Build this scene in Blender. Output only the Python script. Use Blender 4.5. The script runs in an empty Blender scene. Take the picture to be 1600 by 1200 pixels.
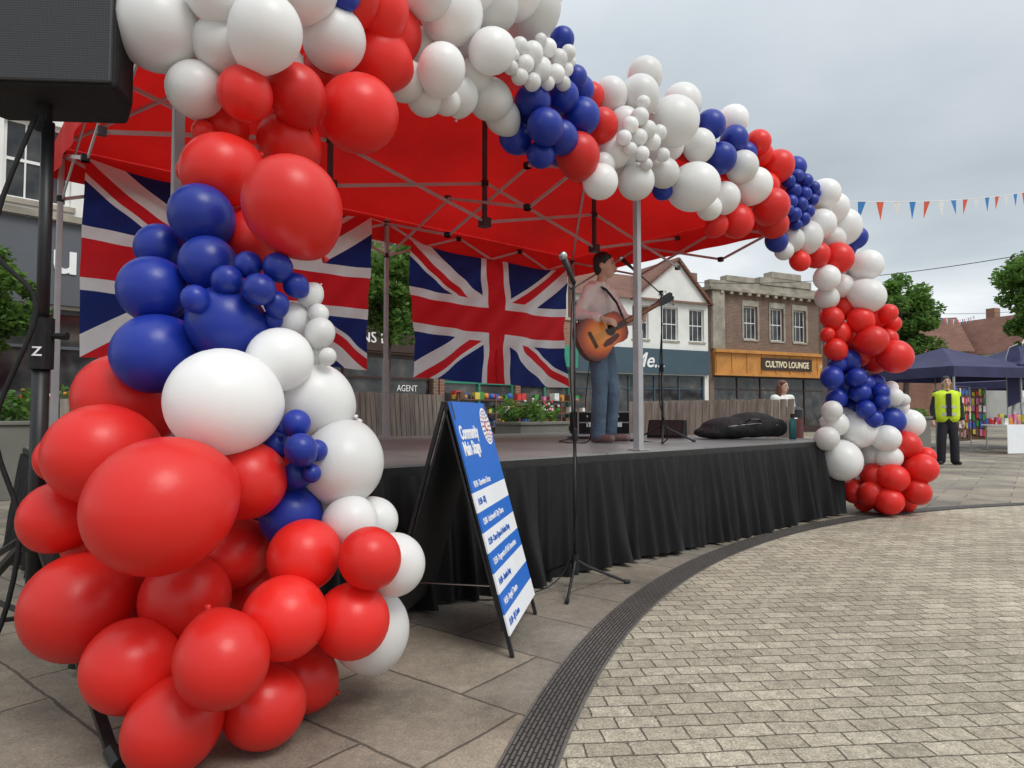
import bpy,bmesh,math,random
from mathutils import Vector as V, Matrix, Euler
random.seed(7)
S=bpy.context.scene
COL=S.collection
R=math.radians
# ------------------------------------------------------------------ materials
def link(nt,a,b): nt.links.new(a,b)
def mth(nt,op,a,b=None,c=None,clamp=False):
    n=nt.nodes.new('ShaderNodeMath');n.operation=op;n.use_clamp=clamp
    for i,v in enumerate((a,b,c)):
        if v is None: continue
        if isinstance(v,(int,float)): n.inputs[i].default_value=v
        else: link(nt,v,n.inputs[i])
    return n.outputs[0]
def mixc(nt,f,a,b,mode='MIX'):
    n=nt.nodes.new('ShaderNodeMix');n.data_type='RGBA';n.blend_type=mode
    for s,v in ((n.inputs[0],f),(n.inputs[6],a),(n.inputs[7],b)):
        if isinstance(v,(int,float)): s.default_value=v
        elif isinstance(v,tuple): s.default_value=(*v[:3],1)
        else: link(nt,v,s)
    return n.outputs[2]
def noise(nt,vec,scale,detail=4,rough=.55):
    n=nt.nodes.new('ShaderNodeTexNoise');n.inputs['Scale'].default_value=scale
    n.inputs['Detail'].default_value=detail;n.inputs['Roughness'].default_value=rough
    if vec is not None: link(nt,vec,n.inputs['Vector'])
    return n.outputs['Fac']
def ramp(nt,f,stops):
    n=nt.nodes.new('ShaderNodeValToRGB');e=n.color_ramp.elements
    while len(e)<len(stops): e.new(.5)
    for el,(p,c) in zip(e,stops):
        el.position=p;el.color=(*c,1) if isinstance(c,tuple) else (c,c,c,1)
    link(nt,f,n.inputs[0]);return n.outputs[0]
def base(name):
    m=bpy.data.materials.new(name);m.use_nodes=True;nt=m.node_tree
    return m,nt,nt.nodes['Principled BSDF'],nt.nodes['Material Output']
def bump(nt,bs,h,strength=.3,dist=.01):
    n=nt.nodes.new('ShaderNodeBump');n.inputs['Strength'].default_value=strength;n.inputs['Distance'].default_value=dist
    link(nt,h,n.inputs['Height']);link(nt,n.outputs[0],bs.inputs['Normal'])
def coord(nt,k='Object'): return nt.nodes.new('ShaderNodeTexCoord').outputs[k]
def mat(name,col,rough=.6,var=.2,scale=6,bmp=0,bs=60,metal=0,trans=0,spec=.5,sheen=0,dist=.01):
    m,nt,b,o=base(name);c=coord(nt)
    f=noise(nt,c,scale)
    lo=tuple(x*(1-var) for x in col);hi=tuple(min(1,x*(1+var)) for x in col)
    cc=ramp(nt,f,[(.3,lo),(.7,hi)])
    link(nt,cc,b.inputs['Base Color'])
    b.inputs['Roughness'].default_value=rough;b.inputs['Metallic'].default_value=metal
    b.inputs['Specular IOR Level'].default_value=spec
    if sheen: b.inputs['Sheen Weight'].default_value=sheen
    if bmp: bump(nt,b,noise(nt,c,bs,5),bmp,dist)
    if trans:
        t=nt.nodes.new('ShaderNodeBsdfTranslucent');link(nt,cc,t.inputs[0])
        x=nt.nodes.new('ShaderNodeMixShader');x.inputs[0].default_value=trans
        link(nt,b.outputs[0],x.inputs[1]);link(nt,t.outputs[0],x.inputs[2]);link(nt,x.outputs[0],o.inputs[0])
    return m
def brickmat(name,c1,c2,mort,w,h,ms=.01,rot=0,wall=True,rough=.85,bst=.5,spk=0,offs=.5,stain=.25,dist=.01,polar=None,smooth=.3,warp=.02,wscale=3):
    m,nt,b,o=base(name);c=coord(nt)
    sp=nt.nodes.new('ShaderNodeSeparateXYZ');link(nt,c,sp.inputs[0])
    cb=nt.nodes.new('ShaderNodeCombineXYZ')
    if wall:
        link(nt,mth(nt,'ADD',sp.outputs[0],sp.outputs[1]),cb.inputs[0]);link(nt,sp.outputs[2],cb.inputs[1])
    elif polar:
        a=mth(nt,'ARCTAN2',sp.outputs[1],sp.outputs[0]);link(nt,mth(nt,'MULTIPLY',a,polar),cb.inputs[0])
        r=mth(nt,'SQRT',mth(nt,'ADD',mth(nt,'MULTIPLY',sp.outputs[0],sp.outputs[0]),mth(nt,'MULTIPLY',sp.outputs[1],sp.outputs[1])))
        link(nt,r,cb.inputs[1])
    else:
        link(nt,sp.outputs[0],cb.inputs[0]);link(nt,sp.outputs[1],cb.inputs[1])
    mp=nt.nodes.new('ShaderNodeMapping');mp.inputs['Rotation'].default_value=(0,0,rot);link(nt,cb.outputs[0],mp.inputs[0])
    vec=mp.outputs[0]
    if not wall and not polar:
        for ws,wa in ((wscale,warp),(wscale*8,warp*.4)):
            nn=nt.nodes.new('ShaderNodeTexNoise');nn.inputs['Scale'].default_value=ws;link(nt,mp.outputs[0],nn.inputs['Vector'])
            vm=nt.nodes.new('ShaderNodeVectorMath');vm.operation='SCALE';vm.inputs[3].default_value=wa;link(nt,nn.outputs['Color'],vm.inputs[0])
            va=nt.nodes.new('ShaderNodeVectorMath');link(nt,vec,va.inputs[0]);link(nt,vm.outputs[0],va.inputs[1]);vec=va.outputs[0]
    t=nt.nodes.new('ShaderNodeTexBrick');link(nt,vec,t.inputs['Vector'])
    t.inputs['Scale'].default_value=1;t.inputs['Brick Width'].default_value=w;t.inputs['Row Height'].default_value=h
    t.inputs['Mortar Size'].default_value=ms;t.inputs['Mortar Smooth'].default_value=smooth;t.offset=offs
    t.inputs['Color1'].default_value=(*c1,1);t.inputs['Color2'].default_value=(*c2,1);t.inputs['Mortar'].default_value=(*mort,1)
    col=t.outputs['Color']
    st=ramp(nt,noise(nt,c,.9,6,.65),[(.3,1-stain),(.7,1+stain*.6)])
    col=mixc(nt,1.,col,st,'MULTIPLY')
    if spk:
        col=mixc(nt,1.,col,ramp(nt,noise(nt,c,22,5,.75),[(.3,1-spk*1.2),(.7,1+spk*.6)]),'MULTIPLY')
    sm=ramp(nt,noise(nt,c,110 if spk else 30,3,.7),[(.3,1-.12-spk),(.7,1.08+spk)])
    col=mixc(nt,1.,col,sm,'MULTIPLY')
    link(nt,col,b.inputs['Base Color']);b.inputs['Roughness'].default_value=rough
    h_=mth(nt,'ADD',mth(nt,'MULTIPLY',t.outputs['Fac'],-1.),mth(nt,'MULTIPLY',noise(nt,c,90,4,.7),.35+spk))
    bump(nt,b,h_,bst,dist)
    return m
def balloonmat(name,col,tr):
    m,nt,b,o=base(name);oi=nt.nodes.new('ShaderNodeObjectInfo')
    f=oi.outputs['Random']
    c=ramp(nt,f,[(0,tuple(x*.82 for x in col)),(1,tuple(min(1,x*1.06) for x in col))])
    link(nt,c,b.inputs['Base Color']);b.inputs['Roughness'].default_value=.36
    b.inputs['Specular IOR Level'].default_value=.5
    bump(nt,b,noise(nt,coord(nt),5,3),.05,.02)
    t=nt.nodes.new('ShaderNodeBsdfTranslucent');link(nt,c,t.inputs[0])
    x=nt.nodes.new('ShaderNodeMixShader');x.inputs[0].default_value=tr
    link(nt,b.outputs[0],x.inputs[1]);link(nt,t.outputs[0],x.inputs[2]);link(nt,x.outputs[0],o.inputs[0])
    return m
def flagmat():
    m,nt,b,o=base('union_flag_cloth');uv=coord(nt,'UV')
    sp=nt.nodes.new('ShaderNodeSeparateXYZ');link(nt,uv,sp.inputs[0])
    x=mth(nt,'MULTIPLY',mth(nt,'SUBTRACT',sp.outputs[0],.5),60.);y=mth(nt,'MULTIPLY',mth(nt,'SUBTRACT',sp.outputs[1],.5),30.)
    ax=mth(nt,'ABSOLUTE',x);ay=mth(nt,'ABSOLUTE',y)
    lt=lambda a,v:mth(nt,'LESS_THAN',a,v)
    mx=lambda a,b_:mth(nt,'MAXIMUM',a,b_)
    e1=mth(nt,'ADD',x,mth(nt,'MULTIPLY',y,2.));e2=mth(nt,'SUBTRACT',mth(nt,'MULTIPLY',y,2.),x)
    sg=mth(nt,'SIGN',x)
    wd=mx(lt(mth(nt,'ABSOLUTE',e1),6.7),lt(mth(nt,'ABSOLUTE',e2),6.7))
    def rd(e):
        q=mth(nt,'MULTIPLY',e,sg);return mth(nt,'MULTIPLY',mth(nt,'GREATER_THAN',q,0.),lt(q,4.5))
    r_=mx(rd(e1),rd(e2))
    wc=mx(lt(ax,5.),lt(ay,5.));rc=mx(lt(ax,3.),lt(ay,3.))
    B=(.012,.03,.19);W=(.90,.90,.92);RR=(.80,.02,.03)
    c=mixc(nt,wd,B,W);c=mixc(nt,r_,c,RR);c=mixc(nt,wc,c,W);c=mixc(nt,rc,c,RR)
    c=mixc(nt,1.,c,ramp(nt,noise(nt,coord(nt),5),[(.3,.9),(.7,1.)]),'MULTIPLY')
    link(nt,c,b.inputs['Base Color']);b.inputs['Roughness'].default_value=.7
    t=nt.nodes.new('ShaderNodeBsdfTranslucent');link(nt,c,t.inputs[0])
    xx=nt.nodes.new('ShaderNodeMixShader');xx.inputs[0].default_value=.55
    link(nt,b.outputs[0],xx.inputs[1]);link(nt,t.outputs[0],xx.inputs[2]);link(nt,xx.outputs[0],o.inputs[0])
    return m
# ------------------------------------------------------------------ mesh builder
class M:
    def __init__(s): s.v=[];s.f=[];s.m=[]
    def add(s,vs,fs,mi=0):
        o=len(s.v);s.v+=[tuple(q) for q in vs];s.f+=[tuple(i+o for i in q) for q in fs];s.m+=[mi]*len(fs);return s
    def box(s,x0,x1,y0,y1,z0,z1,mi=0):
        return s.add([(x,y,z) for x in(x0,x1) for y in(y0,y1) for z in(z0,z1)],[(0,1,3,2),(4,6,7,5),(0,4,5,1),(2,3,7,6),(0,2,6,4),(1,5,7,3)],mi)
    def bar(s,a,b,w,t,mi=0,up=(0,0,1)):
        a=V(a);b=V(b);d=(b-a).normalized();u=V(up)
        if abs(d.dot(u))>.98:u=V((1,0,0))
        x=d.cross(u).normalized()*w/2;y=x.cross(d).normalized()*t/2
        return s.add([a-x-y,a+x-y,a+x+y,a-x+y,b-x-y,b+x-y,b+x+y,b-x+y],[(3,2,1,0),(4,5,6,7),(0,1,5,4),(1,2,6,5),(2,3,7,6),(3,0,4,7)],mi)
    def tube(s,pts,r,seg=8,mi=0):
        pts=[V(p) for p in pts];n=len(pts)
        rs=r if isinstance(r,(list,tuple)) else [r]*n
        vs=[];prev=None
        for i,p in enumerate(pts):
            d=(pts[min(i+1,n-1)]-pts[max(i-1,0)]).normalized()
            if prev is None:
                u=V((0,0,1)) if abs(d.z)<.9 else V((1,0,0));x=d.cross(u).normalized()
            else: x=(prev-d*prev.dot(d)).normalized()
            prev=x;y=d.cross(x)
            for k in range(seg):
                a=2*math.pi*k/seg;vs.append(p+x*rs[i]*math.cos(a)+y*rs[i]*math.sin(a))
        fs=[(i*seg+k,i*seg+(k+1)%seg,(i+1)*seg+(k+1)%seg,(i+1)*seg+k) for i in range(n-1) for k in range(seg)]
        fs+=[tuple(range(seg))[::-1],tuple((n-1)*seg+k for k in range(seg))]
        return s.add(vs,fs,mi)
    def ell(s,c,r,mi=0,seg=14,rg=9,mtx=None):
        if isinstance(r,(int,float)): r=(r,r,r)
        c=V(c);vs=[]
        for i in range(1,rg):
            t=math.pi*i/rg
            for k in range(seg):
                a=2*math.pi*k/seg;q=V((math.sin(t)*math.cos(a)*r[0],math.sin(t)*math.sin(a)*r[1],math.cos(t)*r[2]))
                vs.append(c+(mtx@q if mtx else q))
        q=V((0,0,r[2]));q=mtx@q if mtx else q
        vs+=[c+q,c-q];N=(rg-1)*seg
        fs=[(i*seg+k,(i+1)*seg+k,(i+1)*seg+(k+1)%seg,i*seg+(k+1)%seg) for i in range(rg-2) for k in range(seg)]
        fs+=[(N,k,(k+1)%seg) for k in range(seg)]+[(N+1,(rg-2)*seg+(k+1)%seg,(rg-2)*seg+k) for k in range(seg)]
        return s.add(vs,fs,mi)
    def cap(s,a,b,ra,rb,mi=0):
        s.ell(a,ra,mi,12,8);s.ell(b,rb,mi,12,8);return s.tube([a,b],[ra,rb],12,mi)
    def quad(s,a,b,c,d,mi=0): return s.add([a,b,c,d],[(0,1,2,3)],mi)
    def leaves(s,c,r,n,size,mi=(0,)):
        c=V(c)
        for _ in range(n):
            d=V((random.gauss(0,1),random.gauss(0,1),random.gauss(0,1))).normalized()*(random.random()**.4)
            p=c+V((d.x*r[0],d.y*r[1],d.z*r[2]))
            a=V((random.uniform(-1,1),random.uniform(-1,1),random.uniform(-.6,.6))).normalized()
            b=a.cross(V((random.uniform(-1,1),random.uniform(-1,1),random.uniform(-1,1)))).normalized()
            q=size*random.uniform(.6,1.3);a=a*q;b=b*q*.5
            s.add([p-a,p-b,p+a,p+b],[(0,1,2,3)],random.choice(mi))
        return s
    def build(s,name,mats,parent=None,loc=(0,0,0),rot=(0,0,0),smooth=False,bevel=0,remesh=0,sm=0):
        me=bpy.data.meshes.new(name);me.from_pydata(s.v,[],s.f)
        if not isinstance(mats,(list,tuple)): mats=[mats]
        for m in mats: me.materials.append(m)
        me.polygons.foreach_set('material_index',s.m)
        me.update()
        ob=bpy.data.objects.new(name,me);COL.objects.link(ob)
        if remesh:
            md=ob.modifiers.new('r','REMESH');md.mode='VOXEL';md.voxel_size=remesh
            if sm:
                q=ob.modifiers.new('s','SMOOTH');q.iterations=sm;q.factor=.5
            dg=bpy.context.evaluated_depsgraph_get();ev=ob.evaluated_get(dg)
            nm=bpy.data.meshes.new_from_object(ev);ob.modifiers.clear();ob.data=nm
            bpy.data.meshes.remove(me);nm.name=name
            if not nm.materials: nm.materials.append(mats[0])
            me=nm
        if smooth: me.polygons.foreach_set('use_smooth',[True]*len(me.polygons))
        if bevel:
            q=ob.modifiers.new('b','BEVEL');q.width=bevel;q.segments=2;q.limit_method='ANGLE'
        ob.location=loc;ob.rotation_euler=rot
        if parent: ob.parent=parent
        return ob
def tag(o,label,cat,group=None):
    o['label']=label;o['category']=cat
    if group:o['group']=group
    return o
def empty(name,loc,rz=0,label=None,cat=None,group=None,parent=None,rot=None):
    e=bpy.data.objects.new(name,None);COL.objects.link(e);e.location=loc;e.rotation_euler=rot or (0,0,rz);e.empty_display_size=.2
    if parent:e.parent=parent
    if label: tag(e,label,cat,group)
    return e
def text(name,body,size,m,parent,loc,rot=(R(90),0,0),align='LEFT',ext=.003,off=0,sx=1,shear=0):
    cu=bpy.data.curves.new('t','FONT');cu.body=body;cu.size=size;cu.align_x=align;cu.extrude=ext;cu.offset=off;cu.resolution_u=3;cu.shear=shear;cu.space_line=.85
    t=bpy.data.objects.new('t',cu);COL.objects.link(t)
    dg=bpy.context.evaluated_depsgraph_get();me=bpy.data.meshes.new_from_object(t.evaluated_get(dg))
    bpy.data.objects.remove(t);bpy.data.curves.remove(cu)
    me.materials.clear();me.materials.append(m)
    ob=bpy.data.objects.new(name,me);COL.objects.link(ob);ob.location=loc;ob.rotation_euler=rot;ob.scale=(sx,1,1)
    if parent:ob.parent=parent
    return ob
# ------------------------------------------------------------------ material set
m_red=balloonmat('red_latex',(.90,.030,.022),.2);m_white=balloonmat('white_latex',(.96,.955,.93),.22);m_blue=balloonmat('blue_latex',(.013,.038,.36),.12)
m_canopy=mat('red_nylon',(.70,.012,.010),.75,.28,.6,.6,1.8,trans=.27,dist=.10)
m_alu=mat('grey_aluminium',(.38,.38,.39),.5,.1,8,metal=.3)
m_truss=mat('silver_truss_bar',(.50,.50,.51),.45,.1,8,metal=.2)
m_darkalu=mat('dark_joint_plastic',(.05,.05,.055),.5)
m_black=mat('black_paint',(.015,.015,.016),.45,.3,20)
m_blackpl=mat('black_plastic',(.014,.014,.015),.65,.3,30,.3,300,spec=.3)
m_skirt=mat('black_skirt_cloth',(.0055,.0055,.006),.55,.3,3,.15,160,spec=.35)
m_deck=brickmat('stage_deck_boards',(.22,.225,.22),(.27,.275,.27),(.05,.05,.05),1.22,.61,.006,0,False,.34,.1,0,0,.35)
m_white_p=mat('white_paint',(.78,.78,.76),.6,.08,2)
m_chrome=mat('chrome_steel',(.5,.5,.5),.25,.1,metal=1)
m_flag=flagmat()
m_glass,nt,b_,o_=base('shop_glass');c_=coord(nt)
link(nt,ramp(nt,noise(nt,c_,1.6,3),[(.35,(.015,.018,.022)),(.6,(.07,.07,.068)),(.75,(.18,.15,.12))]),b_.inputs['Base Color']);b_.inputs['Roughness'].default_value=.06
m_leafL=mat('leaf_light',(.14,.27,.045),.6,.3,3,trans=.5);m_leafD=mat('leaf_dark',(.08,.17,.032),.6,.3,3,trans=.5)
m_bark=mat('bark',(.10,.08,.06),.9,.3,12,.6,30)
m_timber,nt,b_,o_=base('weathered_timber')
sp=nt.nodes.new('ShaderNodeMapping');sp.inputs['Scale'].default_value=(14,14,1.2);link(nt,coord(nt),sp.inputs[0])
link(nt,ramp(nt,noise(nt,sp.outputs[0],1.2,6),[(.3,(.20,.17,.14)),(.7,(.44,.39,.33))]),b_.inputs['Base Color']);b_.inputs['Roughness'].default_value=.85
m_planter=mat('planter_grey_green',(.18,.18,.155),.7,.15,2)
m_brick=brickmat('brown_brick',(.24,.13,.085),(.16,.095,.07),(.30,.27,.23),.225,.075,.008)
m_brick2=brickmat('red_brick',(.34,.14,.085),(.26,.11,.07),(.34,.3,.25),.225,.075,.008)
m_stone=mat('stone_trim',(.32,.29,.235),.85,.35,1.8,.3,20)
m_render=mat('white_render',(.78,.78,.74),.85,.1,1.2,.1,30)
m_tile=brickmat('roof_tiles',(.26,.115,.075),(.19,.09,.065),(.06,.045,.04),.2,.16,.012)
m_fgrey=mat('grey_fascia',(.10,.11,.125),.5,.1,1)
m_fblue=mat('blue_grey_fascia',(.05,.09,.12),.5,.1,1)
m_forange=mat('orange_fascia',(.55,.24,.05),.5,.2,2)
m_fdark=mat('dark_sign_board',(.045,.02,.013),.45)
m_green=mat('green_shopfront_paint',(.03,.26,.16),.5)
m_gold=mat('cream_lettering',(.85,.75,.5),.5)
m_letter=mat('white_lettering',(.9,.9,.9),.5,.03)
m_navy=mat('navy_nylon',(.045,.046,.12),.7,.2,2,trans=.2)
m_skin=mat('skin',(.60,.37,.28),.55,.1,15);m_hairD=mat('black_hair',(.012,.01,.009),.5,.3,60,.6,120);m_hairR=mat('auburn_hair',(.12,.035,.018),.5,.3,60,.6,120)
m_hood=mat('pale_pink_cloth',(.86,.77,.74),.85,.08,6,.6,12,dist=.04);m_jean=mat('blue_denim',(.085,.13,.19),.85,.35,5,.6,12,dist=.04)
m_hivis=mat('hi_vis_yellow_cloth',(.66,.85,.03),.7,.1,6,.3,20);m_silver=mat('reflective_silver',(.6,.6,.62),.35,.05,metal=.3)
m_dark=mat('dark_cloth',(.02,.02,.028),.85,.2,6,.3,20);m_eye=mat('eye_dark',(.01,.01,.01),.2);m_lip=mat('lip',(.35,.12,.10),.5)
m_shoe=mat('brown_shoe',(.16,.10,.09),.7,.2,20)
m_postB=mat('poster_blue',(.02,.16,.62),.4,.03);m_postW=mat('poster_white',(.88,.90,.93),.4,.03);m_ink=mat('poster_ink',(.02,.12,.50),.4,.03);m_redink=mat('poster_red',(.6,.04,.06),.4,.03)
m_bR=mat('bunting_red',(.80,.13,.07),.7,.05,trans=.4);m_bW=mat('bunting_white',(.85,.85,.85),.7,.05,trans=.4);m_bB=mat('bunting_blue',(.05,.25,.62),.7,.05,trans=.4)
m_teal=mat('teal_bottle',(.05,.25,.25),.35)
cols=[mat('goods_%s'%n,c,.6) for n,c in (('red',(.6,.05,.04)),('orange',(.65,.27,.03)),('yellow',(.65,.52,.08)),('green',(.05,.28,.06)),('blue',(.04,.12,.45)),('white',(.75,.75,.72)),('pink',(.65,.18,.33)),('brown',(.14,.07,.04)))]
# ------------------------------------------------------------------ ground
m_slab=brickmat('york_stone_slabs',(.37,.31,.235),(.25,.22,.18),(.13,.11,.085),.72,.48,.007,R(38),False,.72,.3,.2,.37,.6,warp=.03,wscale=2)
m_sett=brickmat('weathered_setts',(.62,.555,.43),(.45,.395,.30),(.27,.23,.165),.142,.086,.0045,R(-5),False,.95,1.,.34,.5,.25,dist=.012,smooth=1.,warp=.020,wscale=6)
m_grate=brickmat('cast_iron_grate',(.11,.10,.09),(.145,.13,.115),(.018,.017,.015),.060,.0155,.0035,0,False,.65,.8,0,.5,.35,dist=.008,polar=7.9)
m_bandm=mat('granite_edging',(.13,.12,.105),.8,.25,30,.2,80)
def structure(o): o['kind']='structure';return o
structure(M().quad((-250,-60,0),(250,-60,0),(250,400,0),(-250,400,0)).build('ground',m_slab))
CX,CY=7.69,.08
def annulus(name,r0,r1,z,m):
    q=M();n=180
    if r0==0:
        q.add([(r1*math.cos(2*math.pi*k/n),r1*math.sin(2*math.pi*k/n),0) for k in range(n)],[tuple(range(n))])
    else:
        vs=[(r*math.cos(2*math.pi*k/n),r*math.sin(2*math.pi*k/n),0) for k in range(n) for r in(r0,r1)]
        q.add(vs,[(2*k,2*k+1,(2*k+3)%(2*n),(2*k+2)%(2*n)) for k in range(n)])
    return structure(q.build(name,m,loc=(CX,CY,z)))
annulus('paved_square',0,7.81,.004,m_sett)
annulus('granite_edging',7.80,7.98,.008,m_bandm)
annulus('drainage_channel',7.812,7.968,.012,m_grate)
# ------------------------------------------------------------------ stage
SC=(3.44,7.1,0);SR=math.atan2(.654,.756);SL=6.65;SD=3.8;SH=.77
stage=empty('stage',SC,SR,'low black-skirted stage with grey deck boards under red canopy','stage')
M().box(-SL,0,0,SD,SH-.06,SH).build('deck',m_deck,stage)
M().box(-SL-.006,.006,-.006,SD,SH-.075,SH-.012).build('edge_trim',m_black,stage)
def skirt(p0,p1,nx,ny):
    q=M();st_=.012;L=math.hypot(p1[0]-p0[0],p1[1]-p0[1]);n=int(L/st_);dx=(p1[0]-p0[0])/n;dy=(p1[1]-p0[1])/n
    rows=12
    cent=[];s=-.1
    while s<L+.1: cent.append((s,random.uniform(.5,1.3),random.uniform(.022,.042),random.uniform(-.04,.04)));s+=random.uniform(.085,.17)
    vs=[]
    for i in range(n+1):
        s=i*st_
        near_=[c for c in cent if abs(s-c[0])<.28]
        for j in range(rows+1):
            t=j/rows;f=0
            for c,am,w,dr in near_:
                u=(s-c-dr*t*1.2)/(w*(1+.25*t))
                if abs(u)<3: f+=am*math.exp(-u*u)
            a=(.020+.085*t**.8)*f+.03*t*(1+.6*math.sin(s*1.7+1))+.004*math.sin(s*37+t*9)*t
            z=(SH-.07)*(1-t)+.012+ (.012*math.sin(s*2.3)+.012*f if j==rows else 0)
            vs.append((p0[0]+dx*i+nx*a,p0[1]+dy*i+ny*a,max(z,.006)))
    q.add(vs,[(i*(rows+1)+j,(i+1)*(rows+1)+j,(i+1)*(rows+1)+j+1,i*(rows+1)+j+1) for i in range(n) for j in range(rows)])
    q.build('skirt',m_skirt,stage,smooth=True)
skirt((-SL,-.012),(0,-.012),0,-1);skirt((.012,0),(.012,SD),1,0);skirt((-SL-.012,SD),(-SL-.012,0),-1,0)
q=M()
for x in (-6.5,-4.9,-3.3,-1.7,-.2):
    for y in (.2,1.9,3.6): q.tube([(x,y,0),(x,y,SH-.07)],.03)
q.build('support_frame',m_alu,stage)
# ------------------------------------------------------------------ canopy
can=empty('canopy',SC,SR,'open red pop-up canopy on aluminium legs over the stage','canopy')
XS=(-6.45,-3.25,-.12);Y0,Y1=.06,3.75;ZE=3.36;RZ=4.25;YM=(Y0+Y1)/2
for x in XS:
    for y in (Y0,Y1):
        q=M().box(x-.022,x+.022,y-.022,y+.022,SH,ZE-.03);q.box(x-.028,x+.028,y-.028,y+.028,SH+.0,SH+.9)
        q.box(x-.06,x+.06,y-.06,y+.06,SH+.001,SH+.012)
        q.build('leg',m_alu,can,bevel=.004)
def scissor(a,b,n=2):
    a=V(a);b=V(b);q=M();zt,zb=ZE-.09,ZE-.47;o=(b-a).cross(V((0,0,1))).normalized()*.014
    for i in range(n):
        p=a.lerp(b,i/n);r=a.lerp(b,(i+1)/n)
        P=lambda t,z:V((t.x,t.y,z))
        q.bar(P(p,zt)+o,P(r,zb)+o,.028,.012,0,(b-a).cross(V((0,0,1))));q.bar(P(p,zb)-o,P(r,zt)-o,.028,.012,0,(b-a).cross(V((0,0,1))))
        for t in (p,r):
            for z in(zt,zb): q.box(t.x-.026,t.x+.026,t.y-.026,t.y+.026,z-.026,z+.026,1)
    q.build('scissor_truss',[m_truss,m_darkalu],can)
for y in (Y0,Y1):
    for i in range(2): scissor((XS[i],y,0),(XS[i+1],y,0),3 if y==Y1 else 2)
for x in XS: scissor((x,Y0,0),(x,Y1,0),3)
for i in range(2): scissor((XS[i],YM,0),(XS[i+1],YM,0))
xr0,xr1=(XS[0]+XS[1])/2,(XS[1]+XS[2])/2
for x in (xr0,XS[1],xr1):
    q=M().box(x-.018,x+.018,YM-.018,YM+.018,ZE-.5,RZ-.03);q.box(x-.045,x+.045,YM-.045,YM+.045,ZE-.52,ZE-.43);q.box(x-.045,x+.045,YM-.045,YM+.045,RZ-.3,RZ-.22)
    q.build('centre_post',m_darkalu,can)
e=.05
x0,x1,y0,y1=XS[0]-e,XS[2]+e,Y0-e,Y1+e
q=M();hips=[((x0,y0),(xr0,YM)),((x0,y1),(xr0,YM)),((x1,y0),(xr1,YM)),((x1,y1),(xr1,YM))]
for a,b in hips: q.bar((a[0],a[1],ZE-.02),(b[0],b[1],RZ-.03),.028,.025)
q.bar((xr0,YM,RZ-.03),(xr1,YM,RZ-.03),.03,.03);q.build('roof_bar',m_truss,can)
def panel(q,a,b,c,d,n=10,m_=10,sag=.05):
    a,b,c,d=map(V,(a,b,c,d));vs=[]
    for i in range(n+1):
        for j in range(m_+1):
            s,t=i/n,j/m_;p=a.lerp(b,s).lerp(d.lerp(c,s),t);p.z-=sag*math.sin(math.pi*min(1,s))*math.sin(math.pi*t);vs.append(p)
    q.add(vs,[(i*(m_+1)+j,(i+1)*(m_+1)+j,(i+1)*(m_+1)+j+1,i*(m_+1)+j+1) for i in range(n) for j in range(m_)])
q=M();A=(x0,y0,ZE);B=(x1,y0,ZE);C=(x1,y1,ZE);D=(x0,y1,ZE);P=(xr0,YM,RZ);Q=(xr1,YM,RZ)
panel(q,A,B,Q,P,20);panel(q,C,D,P,Q,20);panel(q,B,C,Q,Q);panel(q,D,A,P,P)
q.build('roof',m_canopy,can,smooth=True)
q=M()
for a,b in ((A,B),(B,C),(C,D),(D,A)):
    a=V(a);b=V(b);n=60;nn=(b-a).cross(V((0,0,1))).normalized();vs=[]
    for i in range(n+1):
        p=a.lerp(b,i/n)
        for j in range(4):
            t=j/3;vs.append(p+nn*(.012*t*math.sin(i*.7)+.006)+V((0,0,.002-.29*t)))
    q.add(vs,[(i*4+j,i*4+j+1,i*4+j+5,i*4+j+4) for i in range(n) for j in range(3)])
q.build('valance',m_canopy,can,smooth=True)
# ------------------------------------------------------------------ flags hung at the back
def uflag(x0,x1,zt,zb,label,ph):
    n,m_=80,44;vs=[];uvs=[]
    for i in range(n+1):
        for j in range(m_+1):
            s,t=i/n,j/m_
            top=zt-.07*math.sin(math.pi*s)-.025*math.sin(math.pi*3*s);bot=zb+.03*math.sin(3*s+ph)
            z=top+(bot-top)*t
            y=.06*math.sin(s*13+ph+t*1.5)*(.25+.75*t)+.035*math.sin(s*29+t*5+ph)*t+.03*math.sin(t*6+s*4)+.03*math.sin((s+t*.6)*40)*(1-t)*t*2
            vs.append((x0+(x1-x0)*s+.03*math.sin(t*3+ph)*(1 if s>.5 else -1)*t,y,z));uvs.append((s,1-t))
    q=M();q.add(vs,[(i*(m_+1)+j,i*(m_+1)+j+1,(i+1)*(m_+1)+j+1,(i+1)*(m_+1)+j) for i in range(n) for j in range(m_)])
    o=q.build('union_flag',m_flag,loc=(SC[0]-.654*3.68,SC[1]+.756*3.68,0),rot=(0,0,SR),smooth=True)
    u=o.data.uv_layers.new(name='UVMap')
    for l in o.data.loops: u.data[l.index].uv=uvs[l.vertex_index]
    for x,dx in((x0,-.25),(x1,.25)): M().tube([(x,0,zt-.01),(x+dx,.05,ZE-.1)],.004,5).build('tie_cord',m_white_p,o)
    tag(o,label,'flag','union flags hung along the back of the canopy')
uflag(-6.28,-3.5,3.28,1.53,'large union flag hanging partly behind the balloon column',0)
uflag(-2.95,-.33,3.12,1.44,'large union flag hanging beside the guitarist',2)
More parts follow.
